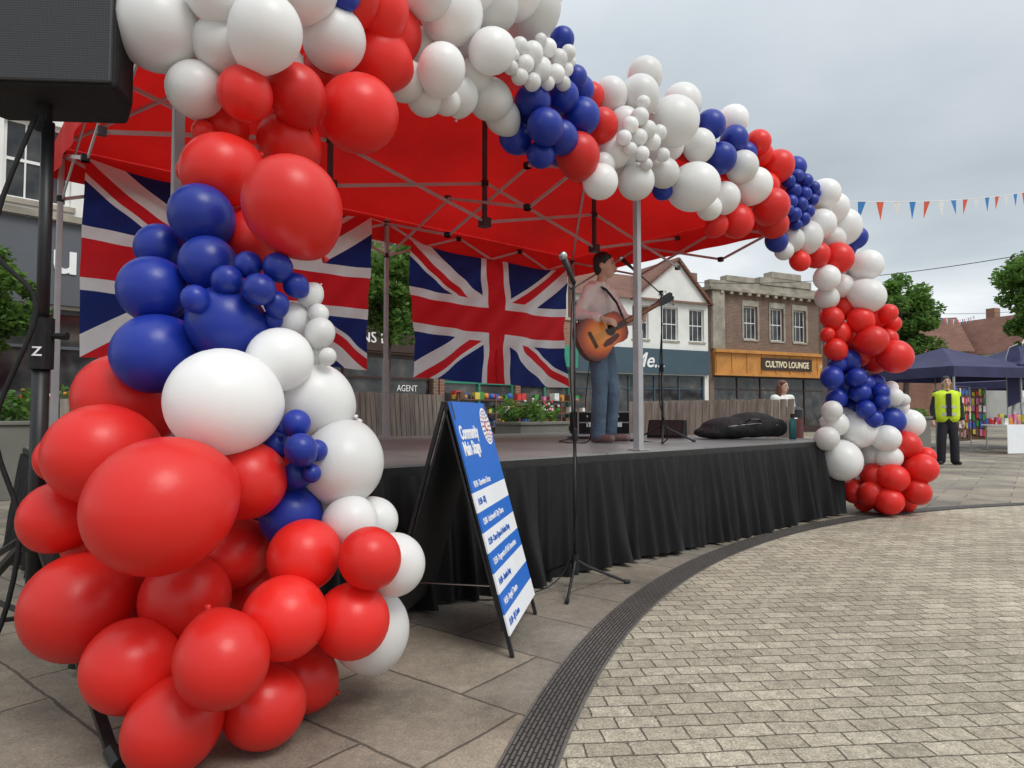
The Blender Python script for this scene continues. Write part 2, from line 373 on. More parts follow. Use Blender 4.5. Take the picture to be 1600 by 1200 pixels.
# ------------------------------------------------------------------ balloons
def balloonmesh(name,m):
    q=M();seg,rg=32,22;vs=[]
    for i in range(rg+1):
        t=math.pi*i/rg;z=math.cos(t);r=math.sin(t)
        if z<0: z*=1.14+.10*abs(z)**6;r*=(1-.07*z*z*.6)
        else: z*=1.04
        for k in range(seg):
            a=2*math.pi*k/seg;vs.append((r*math.cos(a),r*math.sin(a),z))
    q.add(vs,[(i*seg+k,(i+1)*seg+k,(i+1)*seg+(k+1)%seg,i*seg+(k+1)%seg) for i in range(rg) for k in range(seg)])
    q.tube([(0,0,-1.18),(0,0,-1.27),(0,0,-1.31),(0,0,-1.38)],[.05,.03,.06,.085],10)
    o=q.build(name,m,smooth=True);me=o.data;bpy.data.objects.remove(o)
    bm=bmesh.new();bm.from_mesh(me);bmesh.ops.remove_doubles(bm,verts=bm.verts,dist=1e-5);bmesh.ops.recalc_face_normals(bm,faces=bm.faces);bm.to_mesh(me);bm.free()
    return me
BM={'R':balloonmesh('red_balloon',m_red),'W':balloonmesh('white_balloon',m_white),'B':balloonmesh('blue_balloon',m_blue)}
# Pixel readings per balloon (column, row, radius; 1050 units = 45 degrees) as seen by the camera at eye
# height 1.05 m; each one is resolved to a position at an estimated depth on the garland, which follows the canopy's front edge
# and comes down to the ground at the two end columns.  Last figure: offset (m) off the garland's centre surface.
N="""R 270 1135 73 0;R 412 1102 66 0;R 205 1040 73 -.05;R 347 1032 73 -.1;R 125 948 85 0;R 290 935 70 0;R 445 965 67 -.08;R 550 970 60 -.05;W 578 983 63 .2;R 470 1058 55 .15;R 252 790 110 -.35;R 90 808 55 .1;R 160 710 82 -.1;R 95 715 38 .25;R 195 625 72 .1;R 385 750 62 0;R 365 865 55 .1;R 475 868 57 0;R 578 872 49 -.05;W 615 882 50 .12;R 150 850 50 .15;R 400 920 60 .3;B 455 805 50 .08;W 350 628 85 -.1;W 535 725 66 .08;W 490 625 60 .12;W 437 562 52 .05;W 548 815 42 .15;W 505 800 30 .25;W 588 812 34 .25;W 420 650 50 .25;R 300 860 60 .3;R 210 900 60 .35;R 440 700 50 .4;R 330 1100 60 .3;
B 463 662 23 -.05;B 431 695 20 0;B 470 702 26 -.08;B 494 704 18 0;B 465 742 23 0;B 487 740 15 0;B 440 672 14 .05;B 425 720 16 .1;
B 242 553 64 0;B 355 508 60 -.1;B 240 453 53 -.05;B 325 412 45 -.08;B 250 388 38 .05;B 315 338 50 -.05;B 388 414 22 -.15;B 434 418 24 -.12;B 355 438 24 -.15;B 405 452 26 -.18;B 462 446 20 -.08;B 305 467 22 -.15;B 432 475 20 -.12;B 425 500 17 0;B 380 470 22 0;B 300 520 40 .2;W 485 462 20 0;W 458 500 28 0;W 500 520 24 0;W 498 490 16 0;W 465 540 22 .05;W 512 557 14 0;W 430 535 22 .05;W 492 555 20 .05;
R 457 322 77 -.2;R 345 268 60 0;R 395 375 46 .12;R 295 268 20 .1;R 452 225 50 .15;R 560 178 62 -.1;R 462 147 46 0;R 383 147 42 0;R 350 198 38 .2;R 318 205 18 .15;R 588 92 52 .05;R 612 55 48 .15;R 595 15 45 0;R 640 42 30 .15;W 245 45 66 0;W 345 72 43 0;W 415 50 57 -.1;W 522 62 50 -.1;W 305 140 44 .05;W 335 -10 45 0;W 440 100 32 .2;W 480 -20 48 0;R 555 -10 42 .1;R 420 290 40 .25;W 270 -30 50 .1;W 400 -40 50 .1;R 500 120 40 .2;B 540 -2 20 -.1"""
A_="""W 705 20 50 -.05;W 765 10 45 0;W 830 12 48 0;W 800 -20 50 0;W 735 -25 45 0;W 670 -10 40 0;W 850 -20 35 0;W 768 80 36 -.1;W 690 108 38 -.05;W 632 127 32 0;W 665 152 30 .05;W 720 150 28 .05;W 765 155 34 -.05;W 785 182 28 0;W 740 120 28 0;W 650 72 30 .1;W 812 50 30 .1;W 722 65 28 .1;W 700 160 20 0;
W 812 72 14 -.2;W 832 82 17 -.2;W 855 75 15 -.2;W 872 92 15 -.2;W 888 82 12 -.2;W 820 100 15 -.2;W 845 108 18 -.2;W 868 115 15 -.2;W 884 108 12 -.2;W 812 120 13 -.2;W 832 128 14 -.2;W 855 130 12 -.2;W 880 130 12 -.2;W 798 105 12 -.2;W 845 62 10 -.2;W 890 96 10 -.2;W 800 85 11 -.2;W 835 60 25 .1;W 850 100 28 .1;
B 878 62 20 .1;B 898 122 20 .05;B 833 158 28 0;B 880 150 25 0;B 852 198 29 -.08;B 908 182 30 -.08;B 805 215 26 .1;B 876 215 28 .05;B 845 242 22 .05;B 880 240 20 .05;B 818 185 24 .1;B 905 142 24 .1;R 903 243 35 -.05;R 940 195 26 .05;R 920 152 24 .1;
W 1000 147 30 -.05;W 1008 118 28 .05;W 955 147 26 0;W 1052 190 40 0;W 1066 160 30 .15;W 975 190 24 0;W 960 237 27 0;W 994 284 29 -.05;W 938 284 28 0;W 1037 270 25 0;W 1085 292 39 -.1;W 1092 227 26 0;W 970 255 24 .05;W 942 258 20 .05;W 1045 228 24 .05;W 1018 235 26 .1;
W 1000 182 14 -.2;W 985 195 13 -.2;W 1012 202 14 -.2;W 1030 207 12 -.2;W 975 215 12 -.2;W 998 215 14 -.2;W 1020 222 13 -.2;W 1003 240 12 -.2;W 1036 242 11 -.2;W 985 233 11 -.2;W 1010 257 10 -.2;W 1005 160 11 -.2;
B 1110 195 24 0;B 1147 218 22 0;B 1126 247 25 -.05;B 1165 240 18 .05;B 1035 298 16 .15;W 1145 188 24 .1;W 1160 260 25 0;W 1178 290 29 -.05;W 1130 310 26 .05;W 1108 325 20 .1;R 1185 222 20 .05;R 1215 260 26 0;R 1205 322 29 -.05;R 1150 345 28 .15;R 1208 350 24 .05;R 1120 352 18 .2;R 1190 242 18 .05;B 1242 262 18 .05;B 1213 376 18 .1;
B 1232 283 11 -.1;B 1245 275 11 -.1;B 1258 283 12 -.1;B 1271 293 10 -.1;B 1240 298 12 -.1;B 1256 303 12 -.1;B 1269 312 10 -.1;B 1235 315 11 -.1;B 1250 320 12 -.1;B 1262 330 11 -.1;B 1240 335 12 -.1;B 1255 342 11 -.1;B 1244 351 9 -.1;B 1275 302 8 -.1;B 1232 328 9 -.1;
W 1290 302 23 0;W 1302 325 24 .05;W 1315 355 30 -.05;W 1282 350 24 0;W 1258 372 27 -.05;W 1237 375 20 .05;W 1225 392 15 .1;W 1298 375 22 .12;W 1278 330 20 .12;B 1338 372 17 .05;B 1322 382 17 .1;R 1275 398 22 0;R 1309 404 25 -.05;R 1250 408 16 .05;R 1195 290 22 .12;
W 1355 414 24 0;W 1327 420 22 0;W 1292 434 21 0;W 1355 462 27 -.05;W 1315 447 19 -.05;W 1292 465 19 0;W 1338 440 18 0;W 1318 470 18 .05;W 1305 415 18 .12;W 1330 460 20 .15;
R 1300 497 18 0;R 1320 482 18 0;R 1345 500 21 -.05;R 1368 495 19 0;R 1387 490 15 0;R 1394 506 14 0;R 1310 520 19 0;R 1335 525 22 -.05;R 1363 532 24 -.1;R 1387 528 15 0;R 1305 546 18 0;R 1340 552 22 0;R 1398 557 27 0;R 1367 562 21 .05;R 1293 522 11 0;R 1350 520 26 .18;R 1320 540 24 .18;R 1345 480 20 .15;
B 1325 565 20 0;B 1300 590 18 0;B 1320 603 20 0;B 1308 570 14 0;B 1338 590 15 -.1;B 1353 600 14 -.1;B 1369 598 14 -.05;B 1377 612 13 -.05;B 1345 614 15 -.1;B 1362 620 15 -.1;B 1378 628 12 -.1;B 1330 638 19 0;B 1353 640 15 -.1;B 1370 637 13 -.1;B 1391 657 22 -.05;B 1365 655 14 -.1;B 1308 622 16 0;B 1335 575 17 .1;B 1340 610 28 .15;B 1350 635 24 .18;
W 1397 620 14 0;W 1407 635 13 0;W 1392 606 11 0;W 1412 625 10 0;W 1420 662 23 .05;W 1305 662 20 0;W 1342 672 28 -.05;W 1300 642 16 0;W 1320 652 16 0;W 1385 685 21 -.05;W 1292 685 19 0;W 1315 719 32 -.1;W 1367 713 21 0;W 1345 740 18 0;W 1390 715 19 -.05;W 1312 685 18 .1;W 1340 700 22 .15;W 1372 690 24 .16;
R 1417 695 21 0;R 1440 732 24 -.05;R 1424 752 20 0;R 1410 722 22 0;R 1365 743 20 0;R 1397 747 22 -.1;R 1335 767 20 0;R 1362 772 21 -.05;R 1390 783 22 -.1;R 1433 768 21 -.05;R 1414 788 18 0;R 1380 793 16 0;R 1447 713 15 0;R 1412 768 18 0;R 1385 755 26 .15;R 1420 730 24 .16;R 1350 785 16 .05"""
th=math.atan(45/1050.);ct,st=math.cos(th),math.sin(th)
def resolve(a,b,Y):
    x=(a-800)/1050.;v=(600-b)/1050.;k=Y/(ct-v*st);return V((x*k,Y,1.05+(st+v*ct)*k)),k
def front(px):
    k=(px-800)/1050.;return min(5+.654*(5*k-1)/(.756-.654*k)-.2,7.0)
def near(a,b):
    pts=[(-50,2.62),(100,2.62),(300,2.62),(500,2.5),(700,2.35),(850,2.25),(1000,2.2),(1150,2.12),(1300,2.1)]
    d=2.1
    for p,q in zip(pts,pts[1:]):
        if b<=q[0]: d=p[1]+(q[1]-p[1])*(b-p[0])/(q[0]-p[0]);break
    if b<260 and a>400: d+=(front(640)-d)*min(1,(a-400)/240)
    return d
cn={'R':'red','W':'white','B':'blue'}
BL=[]
for T,col_ in((N,True),(A_,False)):
    for ent in T.replace('\n','').split(';'):
        c,a,b,r,d=ent.split();a,b,r,d=map(float,(a,b,r,d))
        Y=(near(a,b) if col_ else front(a))+d
        BL.append([c,a,b,r,Y,Y,col_])
# let the balloons slide in or out of the garland until neighbours only press lightly on each other
def pos(q):
    p,k=resolve(q[1],q[2],q[4]);return p,q[3]/1050.*k
pairs=[]
P0=[pos(q) for q in BL]
for i in range(len(BL)):
    for j in range(i+1,len(BL)):
        s=P0[i][1]+P0[j][1]
        if abs(P0[i][0].x-P0[j][0].x)<s*1.2 and abs(P0[i][0].z-P0[j][0].z)<s*1.2: pairs.append((i,j))
for it in range(50):
    PP=[pos(q) for q in BL]
    for i,j in pairs:
        s=(PP[i][1]+PP[j][1])*.88;d=(PP[i][0]-PP[j][0]).length
        if d<s:
            k=.22*(s-d)
            lo,hi=(i,j) if BL[i][4]<=BL[j][4] else (j,i)
            BL[lo][4]-=k;BL[hi][4]+=k
    for q in BL:
        lim=.20 if q[6] else .10
        q[4]=min(max(q[4],q[5]-lim),q[5]+lim*1.5)
for q in BL:
    c,a,b,r,Y,_,col_=q
    p,rad=pos(q)
    p.z=max(p.z,rad*1.01)
    o=bpy.data.objects.new('balloon',BM[c]);COL.objects.link(o);o.location=p
    ax=V((random.uniform(-.8,.8),-random.uniform(.2,1),random.uniform(-.7,.9))).normalized()
    o.rotation_euler=ax.to_track_quat('Z','Y').to_euler()
    g=rad/1.02;o.scale=(g*random.uniform(.98,1.01),g*random.uniform(.98,1.01),g*random.uniform(.97,1.03))
    sz='large' if rad>.13 else ('small' if rad<.075 else 'medium')
    w='in the garland column beside the sandwich board' if col_ else ('in the garland column at the stage corner' if a>1280 and b>480 else 'in the garland arch along the canopy edge')
    tag(o,'%s glossy %s balloon %s'%(sz,cn[c],w),'balloon','balloons of the garland arch')
# ------------------------------------------------------------------ sandwich board
ab=empty('sandwich_board',(0,2.92,0),math.atan2(.98,.19),'black A-frame board with blue and white stage programme','sandwich board')
W_=.66
th_=R(74.7)
def leaf(name,y0,sgn):
    q=M()
    for x in (.014,W_-.014): q.bar((x,y0,0),(x,.3-.012*sgn,1.10),.020,.016,0,(0,1,0))
    d=(V((0,.3,1.1))-V((0,y0,0)))
    a=V((.006,y0,0))+d*.10+V((0,.008*sgn,0));b=V((.006,y0,0))+d*1.0+V((0,.008*sgn,0))
    a2=a+V((W_-.012,0,0));b2=b+V((W_-.012,0,0));o=V((0,.010*sgn,0))
    q.add([a,a2,b2,b,a+o,a2+o,b2+o,b+o],[(0,1,2,3),(7,6,5,4),(0,4,5,1),(1,5,6,2),(2,6,7,3),(3,7,4,0)])
    q.build(name,m_black,ab)
leaf('front_panel',0,1);leaf('rear_panel',.6,-1)
M().bar((.01,.1,.3),(.01,.5,.3),.012,.004,0).build('stay',m_chrome,ab)
po=empty('poster',(-.006,.10*.263-.016,.10*.965),0,parent=ab,rot=(th_,0,0))
H=1.04;PW=W_+.012
q=M();tb=.40*H;q.box(0,PW,H-tb,H,-.004,.004,0)
bh=(H-tb)/7
for i in range(7): q.box(0,PW,i*bh,(i+1)*bh,-.004,.004,1 if i%2==0 else 0)
q.build('poster_sheet',[m_postB,m_postW],po)
text('heading','Community\nMain Stage',.088,m_letter,po,(.03,H-.175,.0055),(0,0,0),ext=.0008,off=.003,sx=.78)
q=M();cx,cy=.565,H-.125
def disc(q,cx,cy,r,z,mi,n=32): q.add([(cx+r*math.cos(2*math.pi*k/n),cy+r*math.sin(2*math.pi*k/n),z) for k in range(n)],[tuple(range(n))],mi)
disc(q,cx,cy,.098,.0055,0)
for ring,n in((.082,20),(.064,16),(.046,12)):
    for k in range(n):
        a=2*math.pi*k/n;disc(q,cx+ring*math.cos(a),cy+ring*math.sin(a),.006,.007,1 if (k+int(ring*100))%2 else 2,8)
disc(q,cx,cy,.03,.007,2,16);disc(q,cx,cy,.018,.008,0,16)
q.build('emblem',[m_letter,m_ink,m_redink],po)
lines=['10:10 - Showtime Circus','11:50 - KFJ','12:00 - Letchworth City Chorus','12:30 - Once Upon A Perfect Party','13:30 - Fragments of Folk Connections','14:10 - Auntie Amy','14:30 - Angels Theatre','15:30 - BJ Comra']
for i,l in enumerate(lines):
    yy=H-tb+.02 if i==0 else (7-i)*bh+.030
    text('programme_line',l,.040,m_letter if i%2==0 else m_ink,po,(.04,yy,.0055),(0,0,0),ext=.0008,off=.0006,sx=.80)
# ------------------------------------------------------------------ mic stands
def micstand(loc,h,label,boom=None,rot=0,base=.3):
    e=empty('microphone_stand',loc,rot,label,'microphone stand','microphone stands')
    M().tube([(0,0,.1),(0,0,h*.52)],.011,10).tube([(0,0,h*.5),(0,0,h)],.007,8).build('pole',m_black,e,smooth=True)
    M().tube([(0,0,h*.5-.04),(0,0,h*.5+.03)],.018,12).build('clutch',m_blackpl,e)
    for k in range(3):
        a=2*math.pi*k/3+.3
        q=M().tube([(0,0,.17),(base*.25*math.cos(a),base*.25*math.sin(a),.12),(base*math.cos(a),base*math.sin(a),.012)],.009,8)
        q.tube([(base*.96*math.cos(a),base*.96*math.sin(a),.016),(base*1.06*math.cos(a),base*1.06*math.sin(a),.012)],.0125,8)
        q.build('leg',m_black,e)
    M().tube([(0,0,.08),(0,0,.2)],.022,12).build('hub',m_blackpl,e)
    if boom:
        t=V(boom[1]);M().tube([V(boom[0]),t],.0065,8).tube([V((0,0,h-.02)),V((0,0,h+.02))],.02,10).build('boom',m_black,e)
        d=(t-V(boom[0])).normalized();
    else: t=V((0,0,h));d=V((-.3,-.35,.6)).normalized()
    q=M().tube([t,t+d*.05,t+d*.17],[.015,.013,.022],12);q.build('microphone',m_black,e,smooth=True)
    M().ell(t+d*.19,.028,0,14,10).build('microphone_grille',m_chrome,e,smooth=True)
    return e
micstand((.38,4.08,0),1.84,'black straight microphone stand standing on paving before the stage',base=.34)
micstand((1.42,6.35,SH),1.42,'black boom microphone stand at the guitarist\'s face',boom=((.12,0,1.30),(-.25,-.04,1.62)),base=.33)
def cable(name,pts,r,m,label):
    P=[V(p) for p in pts];out=[]
    for i in range(len(P)-1):
        p0=P[max(i-1,0)];p1=P[i];p2=P[i+1];p3=P[min(i+2,len(P)-1)]
        for k in range(6):
            t=k/6;out.append(.5*((2*p1)+(-p0+p2)*t+(2*p0-5*p1+4*p2-p3)*t*t+(-p0+3*p1-3*p2+p3)*t**3))
    out.append(P[-1]);return tag(M().tube(out,r,6).build(name,m,smooth=True),label,'cable')
cable('microphone_cable',[(.37,4.06,1.82),(.35,4.03,1.3),(.39,4.05,.6),(.32,4.05,.12),(.05,3.85,.012),(-.35,3.75,.012),(-.62,3.45,.012)],.004,m_blackpl,'thin black cable hanging from the microphone stand')
cable('microphone_cable',[(1.42,6.33,1.9),(1.38,6.3,1.2),(1.45,6.3,.8),(1.2,6.6,.78),(.9,7.0,.78),(.6,7.3,.78)],.006,m_blackpl,'thin black cable running over the stage deck')
cable('instrument_cable',[(.72,6.1,1.6),(.66,6.05,1.1),(.7,6.1,.8),(.45,6.3,.78),(.55,6.8,.78),(.8,7.3,.78)],.005,m_blackpl,'thin black cable from the guitar across the deck')
# ------------------------------------------------------------------ speaker and stand
m_grille,nt,b_,o_=base('perforated_grille')
vo=nt.nodes.new('ShaderNodeTexVoronoi');vo.inputs['Scale'].default_value=110;vo.inputs['Randomness'].default_value=.0;link(nt,coord(nt),vo.inputs['Vector'])
link(nt,ramp(nt,vo.outputs['Distance'],[(.3,(.003,.003,.003)),(.5,(.035,.035,.037))]),b_.inputs['Base Color']);b_.inputs['Roughness'].default_value=.5
bump(nt,b_,vo.outputs['Distance'],.6,.003)
spk=empty('loudspeaker',(-1.86,2.62,2.27),R(4),'black loudspeaker cabinet mounted on a tripod stand','loudspeaker')
q=M();prof=[(-.36,-.17),(.36,-.17),(.34,0),(.24,.17),(-.24,.17),(-.34,0)]
n=6;q.add([(x,y,z) for z in(0,.74) for x,y in prof],[tuple(range(n))[::-1],tuple(range(n,2*n))]+[(i,(i+1)%n,n+(i+1)%n,n+i) for i in range(n)])
q.build('cabinet',m_blackpl,spk,bevel=.018)
M().box(-.35,.35,-.188,-.172,.012,.728).build('grille',m_grille,spk,bevel=.008)
M().tube([(0,0,-.1),(0,0,0)],.03,14).build('pole_socket',m_blackpl,spk)
sst=empty('speaker_stand',(-1.84,2.62,0),0,'tall black tripod stand carrying the loudspeaker','speaker stand')
M().tube([(0,0,.25),(0,0,1.35)],.030,14).tube([(0,0,1.3),(0,0,2.2)],.023,14).build('pole',m_black,sst,smooth=True)
M().tube([(0,0,1.22),(0,0,1.42)],.042,14).build('clamp',m_blackpl,sst)
text('clamp_mark','Z',.05,m_letter,sst,(.012,-.044,1.27),rot=(R(90),0,R(30)),align='CENTER',ext=.001,off=.001)
M().tube([(0,0,.52),(0,0,.64)],.045,14).build('hub',m_blackpl,sst)
M().tube([(.04,0,1.35),(.10,0,1.35)],[.01,.016],8).build('knob',m_blackpl,sst)
for a in (-41,150,222):
    a=R(a);c,s_=math.cos(a),math.sin(a)
    M().bar((.03*c,.03*s_,.58),(.86*c,.86*s_,.02),.032,.02).bar((.03*c,.03*s_,.27),(.46*c,.46*s_,.29),.02,.014).tube([(.84*c,.84*s_,.034),(.91*c,.91*s_,.014)],.024,10).build('leg',m_black,sst)
cable('speaker_cable',[(-1.84,2.55,2.2),(-1.95,2.5,1.7),(-1.80,2.53,1.45),(-1.92,2.5,1.0),(-1.83,2.52,.6),(-1.9,2.45,.15),(-2.1,2.3,.015)],.009,m_blackpl,'black cable looping down the speaker stand')
# ------------------------------------------------------------------ people
def hand(q,w,d,nrm,curl=.5,s=1.0):
    w=V(w);d=V(d).normalized();nrm=V(nrm);nrm=(nrm-d*nrm.dot(d)).normalized();x=d.cross(nrm)
    q.cap(w,w+d*.085*s,.026*s,.030*s)
    for i,(o,l) in enumerate(((-.030,.070),(-.010,.082),(.010,.076),(.029,.058))):
        p=w+d*.085*s+x*o*s;dd=d.copy()
        for j in range(3):
            dd=(dd+nrm*curl*(.45+.35*j)).normalized();n_=p+dd*l*s*(.42-.06*j);q.cap(p,n_,(.0095-.001*j)*s,(.0085-.001*j)*s);p=n_
    p=w+d*.03*s-x*.028*s;dd=(d*.6-x*.7+nrm*.3).normalized()
    for j in range(2): n_=p+dd*.032*s;q.cap(p,n_,.011*s,.0095*s);p=n_;dd=(dd+d*.4+nrm*curl*.5).normalized()
def person(loc,rz,J,label,top,bottom,hair,shoe,face=(0,-1,0),vox=.009,longhair=False,loose=1.0,torso=1.0,handdirs=None,curl=.5,group=None,hood=False):
    J={k:V(v) for k,v in J.items()}
    q=M();h=J['head'];f=V(face).normalized();L=V((0,0,1)).cross(f).normalized()
    mt=Matrix((L,-f,V((0,0,1)))).transposed()
    P=lambda x,y,z:h+mt@V((x,y,z))
    q.ell(h+V((0,0,.02)),(.074,.095,.105),0,18,12,mt);q.ell(P(0,-.03,-.05),(.054,.062,.062),0,14,10,mt)
    q.cap(P(0,-.088,.01),P(0,-.110,-.022),.010,.014)
    for s in(-1,1): q.ell(P(.078*s,.012,-.005),(.012,.022,.032),0,8,6,mt)
    q.ell(P(0,-.088,-.052),(.024,.012,.010),0,8,6,mt)
    q.cap(J['neck']-V((0,0,.05)),P(0,.01,-.06),.056,.050)
    T=torso
    ch=J['neck']-V((0,0,.17));q.cap(J['shL'],J['shR'],.058,.058);q.cap(ch,J['hip']+V((0,0,.12)),.115*T,.108*T);q.cap(ch,J['neck']-V((0,0,.04)),.095*T,.055);q.cap(J['hip']+V((0,0,.12)),J['hip'],.11*T,.115*T)
    for s in 'LR':
        q.cap(J['sh'+s],J['el'+s],.048,.038);q.cap(J['el'+s],J['wr'+s],.038,.025)
        dd=(J['wr'+s]-J['el'+s]).normalized();nn=V((0,1,0)) if not handdirs else V(handdirs[s][1])
        if handdirs: dd=V(handdirs[s][0])
        hand(q,J['wr'+s],dd,nn,curl)
        q.cap(J['hi'+s],J['kn'+s],.078*T,.054*T);q.cap(J['kn'+s],J['an'+s],.053*T,.036)
        ft=V(J.get('ft'+s,(0,-1,0))).normalized();q.cap(J['an'+s]-V((0,0,.03)),J['an'+s]+ft*.15-V((0,0,.045)),.036,.028)
    body=q.build('person',m_skin,loc=loc,rot=(0,0,rz),smooth=True,remesh=vox*.8,sm=2)
    tag(body,label,'person',group)
    k=loose
    q=M();hp=J['hip']
    q.cap(J['shL'],J['shR'],.074*k,.074*k);q.cap(ch,hp+V((0,0,.12)),.142*T,.146*T);q.cap(ch,J['neck']-V((0,0,.06)),.118*T,.076)
    side=(J['shL']-J['shR']).normalized()*.05*T;q.cap(ch+side,hp+side+V((0,0,.04)),.122*T,.126*T);q.cap(ch-side,hp-side+V((0,0,.04)),.122*T,.126*T)
    for s in 'LR':
        q.cap(J['sh'+s],J['el'+s],.066*k,.060*k);q.cap(J['el'+s],J['el'+s].lerp(J['wr'+s],.9),.062*k,.040*k)
        q.ell(J['el'+s].lerp(J['wr'+s],.78),.052*k)
    if hood:
        nk=J['neck']
        for i in range(9):
            a=math.pi*(i/8)*1.3-.5;d=mt@V((math.cos(a)*.085,math.sin(a)*.085,-.01-.02*abs(math.cos(a))));q.ell(nk+d,(.038,.038,.036),0,10,7)
    q.build('top',top,body,smooth=True,remesh=vox,sm=3)
    q=M();q.cap(hp+V((0,0,.05)),hp-V((0,0,.03)),.128*T,.135*T)
    for s in 'LR':
        q.cap(hp.lerp(J['hi'+s],.8),J['kn'+s],.100*T*k,.088*T*k);q.cap(J['kn'+s],J['an'+s],.088*T*k,.084*T*k)
    q.build('trousers',bottom,body,smooth=True,remesh=vox,sm=2)
    for s in 'LR':
        ft=V(J.get('ft'+s,(0,-1,0))).normalized();an=J['an'+s];b0=V((an.x,an.y,.045))
        q=M().cap(b0-ft*.05,b0+ft*.17,.043,.036).cap(b0,an,.045,.04)
        o=q.build('shoe',shoe,body,smooth=True,remesh=.01)
        for v in o.data.vertices: v.co.z=max(v.co.z,.002)
    q=M();q.ell(P(0,.020,.045),(.088,.094,.098),0,16,12,mt);q.ell(P(0,.05,-.01),(.078,.06,.085),0,14,10,mt)
    for i in range(10):
        a=random.uniform(-1.2,1.2);q.ell(P(.06*math.sin(a)*1.1,-.062*math.cos(a)*.9,.085+random.uniform(-.01,.015)),(.028,.026,.022),0,8,6,mt)
    if longhair:
        for s in(-1,1): q.cap(P(.065*s,.03,.02),P(.075*s,.03,-.20),.045,.04)
        q.cap(P(0,.07,.0),P(0,.07,-.18),.06,.06)
    q.build('hair',hair,body,smooth=True,remesh=vox,sm=1)
    q=M()
    for s in(-1,1): q.ell(P(.030*s,-.082,.022),(.012,.008,.007),0,8,6,mt);q.bar(P(.016*s,-.092,.044),P(.046*s,-.082,.044),.006,.006)
    q.build('eyes',m_eye,body)
    M().ell(P(0,-.098,-.052),(.022,.006,.006),0,8,6,mt).build('mouth',m_lip,body)
    return body
SJ=dict(head=(.02,-.04,1.655),neck=(-.015,-.005,1.505),shL=(.09,.10,1.405),shR=(-.125,-.09,1.415),elL=(.20,-.02,1.15),wrL=(.355,-.115,1.13),elR=(-.235,-.10,1.19),wrR=(-.05,-.31,1.125),
 hip=(-.01,.03,.93),hiL=(.05,.07,.88),hiR=(-.06,-.03,.88),knL=(.095,.0,.49),knR=(-.04,-.11,.49),anL=(.075,.10,.085),anR=(-.055,-.06,.085),ftL=(.85,-.4,0),ftR=(.6,-.75,0))
sing=(.85,6.3,SH)
person(sing,0,SJ,'guitarist in pale pink hooded sweatshirt and blue jeans, singing',m_hood,m_jean,m_hairD,m_shoe,face=(.93,-.36,-.08),vox=.011,loose=.98,torso=.86,handdirs={'L':((.2,-.25,.9),(.4,-.8,.1)),'R':((.85,-.15,-.25),(-.1,.9,-.3))},curl=.7,hood=True)
g0=V((-.03,-.275,.985));gx=V((.63,.17,.36)).normalized();gn=V((.28,-.94,.02));gn=(gn-gx*gn.dot(gx)).normalized();gy=gn.cross(gx)
gm=Matrix((gx,gy,gn)).transposed().to_4x4();gm.translation=V(sing)+g0
gt=empty('acoustic_guitar',(0,0,0),0,'sunburst acoustic guitar held by the singer on a strap','guitar');gt.matrix_world=gm
ctl=[(-.25,0),(-.247,.07),(-.23,.125),(-.19,.175),(-.13,.203),(-.07,.198),(-.01,.165),(.04,.14),(.09,.135),(.15,.146),(.20,.138),(.235,.10),(.25,.05),(.252,0)]
out=[(x,y) for x,y in ctl]+[(x,-y) for x,y in ctl[-2:0:-1]]
def extr(q,o,z0,z1,mi=0):
    n=len(o);q.add([(x,y,z0) for x,y in o]+[(x,y,z1) for x,y in o],[tuple(range(n))[::-1],tuple(range(n,2*n))]+[(i,(i+1)%n,n+(i+1)%n,n+i) for i in range(n)],mi)
m_wood=mat('guitar_mahogany',(.14,.04,.02),.3,.2,5);m_neck=mat('rosewood',(.05,.025,.016),.4,.3,20);m_nk=mat('neck_maple',(.30,.12,.05),.35,.2,8)
m_burst,nt,b_,o_=base('sunburst_finish');sp=nt.nodes.new('ShaderNodeMapping');sp.inputs['Scale'].default_value=(3.3,4.1,0);link(nt,coord(nt),sp.inputs[0])
gr=nt.nodes.new('ShaderNodeTexGradient');gr.gradient_type='SPHERICAL';link(nt,sp.outputs[0],gr.inputs[0])
link(nt,ramp(nt,gr.outputs[1],[(.12,(.07,.012,.006)),(.32,(.50,.07,.008)),(.55,(.85,.22,.018)),(.95,(.9,.38,.06))]),b_.inputs['Base Color']);b_.inputs['Roughness'].default_value=.2
q=M();extr(q,out,-.10,-.004);q.build('body',m_wood,gt,bevel=.004)
q=M();extr(q,[(x*.985,y*.985) for x,y in out],-.0039,.0);q.build('soundboard',m_burst,gt)
q=M();disc(q,.085,0,.05,.0015,0);q.build('sound_hole',m_eye,gt)
q=M();extr(q,[(.13,-.05),(.06,-.055),(0,-.06),(-.05,-.085),(-.04,-.11),(.03,-.115),(.1,-.10),(.14,-.08)],.0005,.003);q.build('pickguard',mat('pickguard_tortoise',(.10,.015,.012),.25,.4,30),gt)
M().box(-.125,-.095,-.08,.08,.0002,.008).build('bridge',m_neck,gt)
q=M();q.add([(.14,-.027,.004),(.14,.027,.004),(.62,.022,.012),(.62,-.022,.012),(.14,-.027,.014),(.14,.027,.014),(.62,.022,.020),(.62,-.022,.020)],[(0,1,2,3),(7,6,5,4),(0,4,5,1),(1,5,6,2),(2,6,7,3),(3,7,4,0)]);q.tube([(.25,0,.0),(.62,0,.004)],[.024,.019],12,1);q.build('neck',[m_neck,m_nk],gt)
q=M();extr(q,[(.62,-.023),(.66,-.036),(.78,-.042),(.80,-.02),(.79,0),(.80,.02),(.78,.042),(.66,.036),(.62,.023)],-.008,.008);q.build('headstock',m_eye,gt)
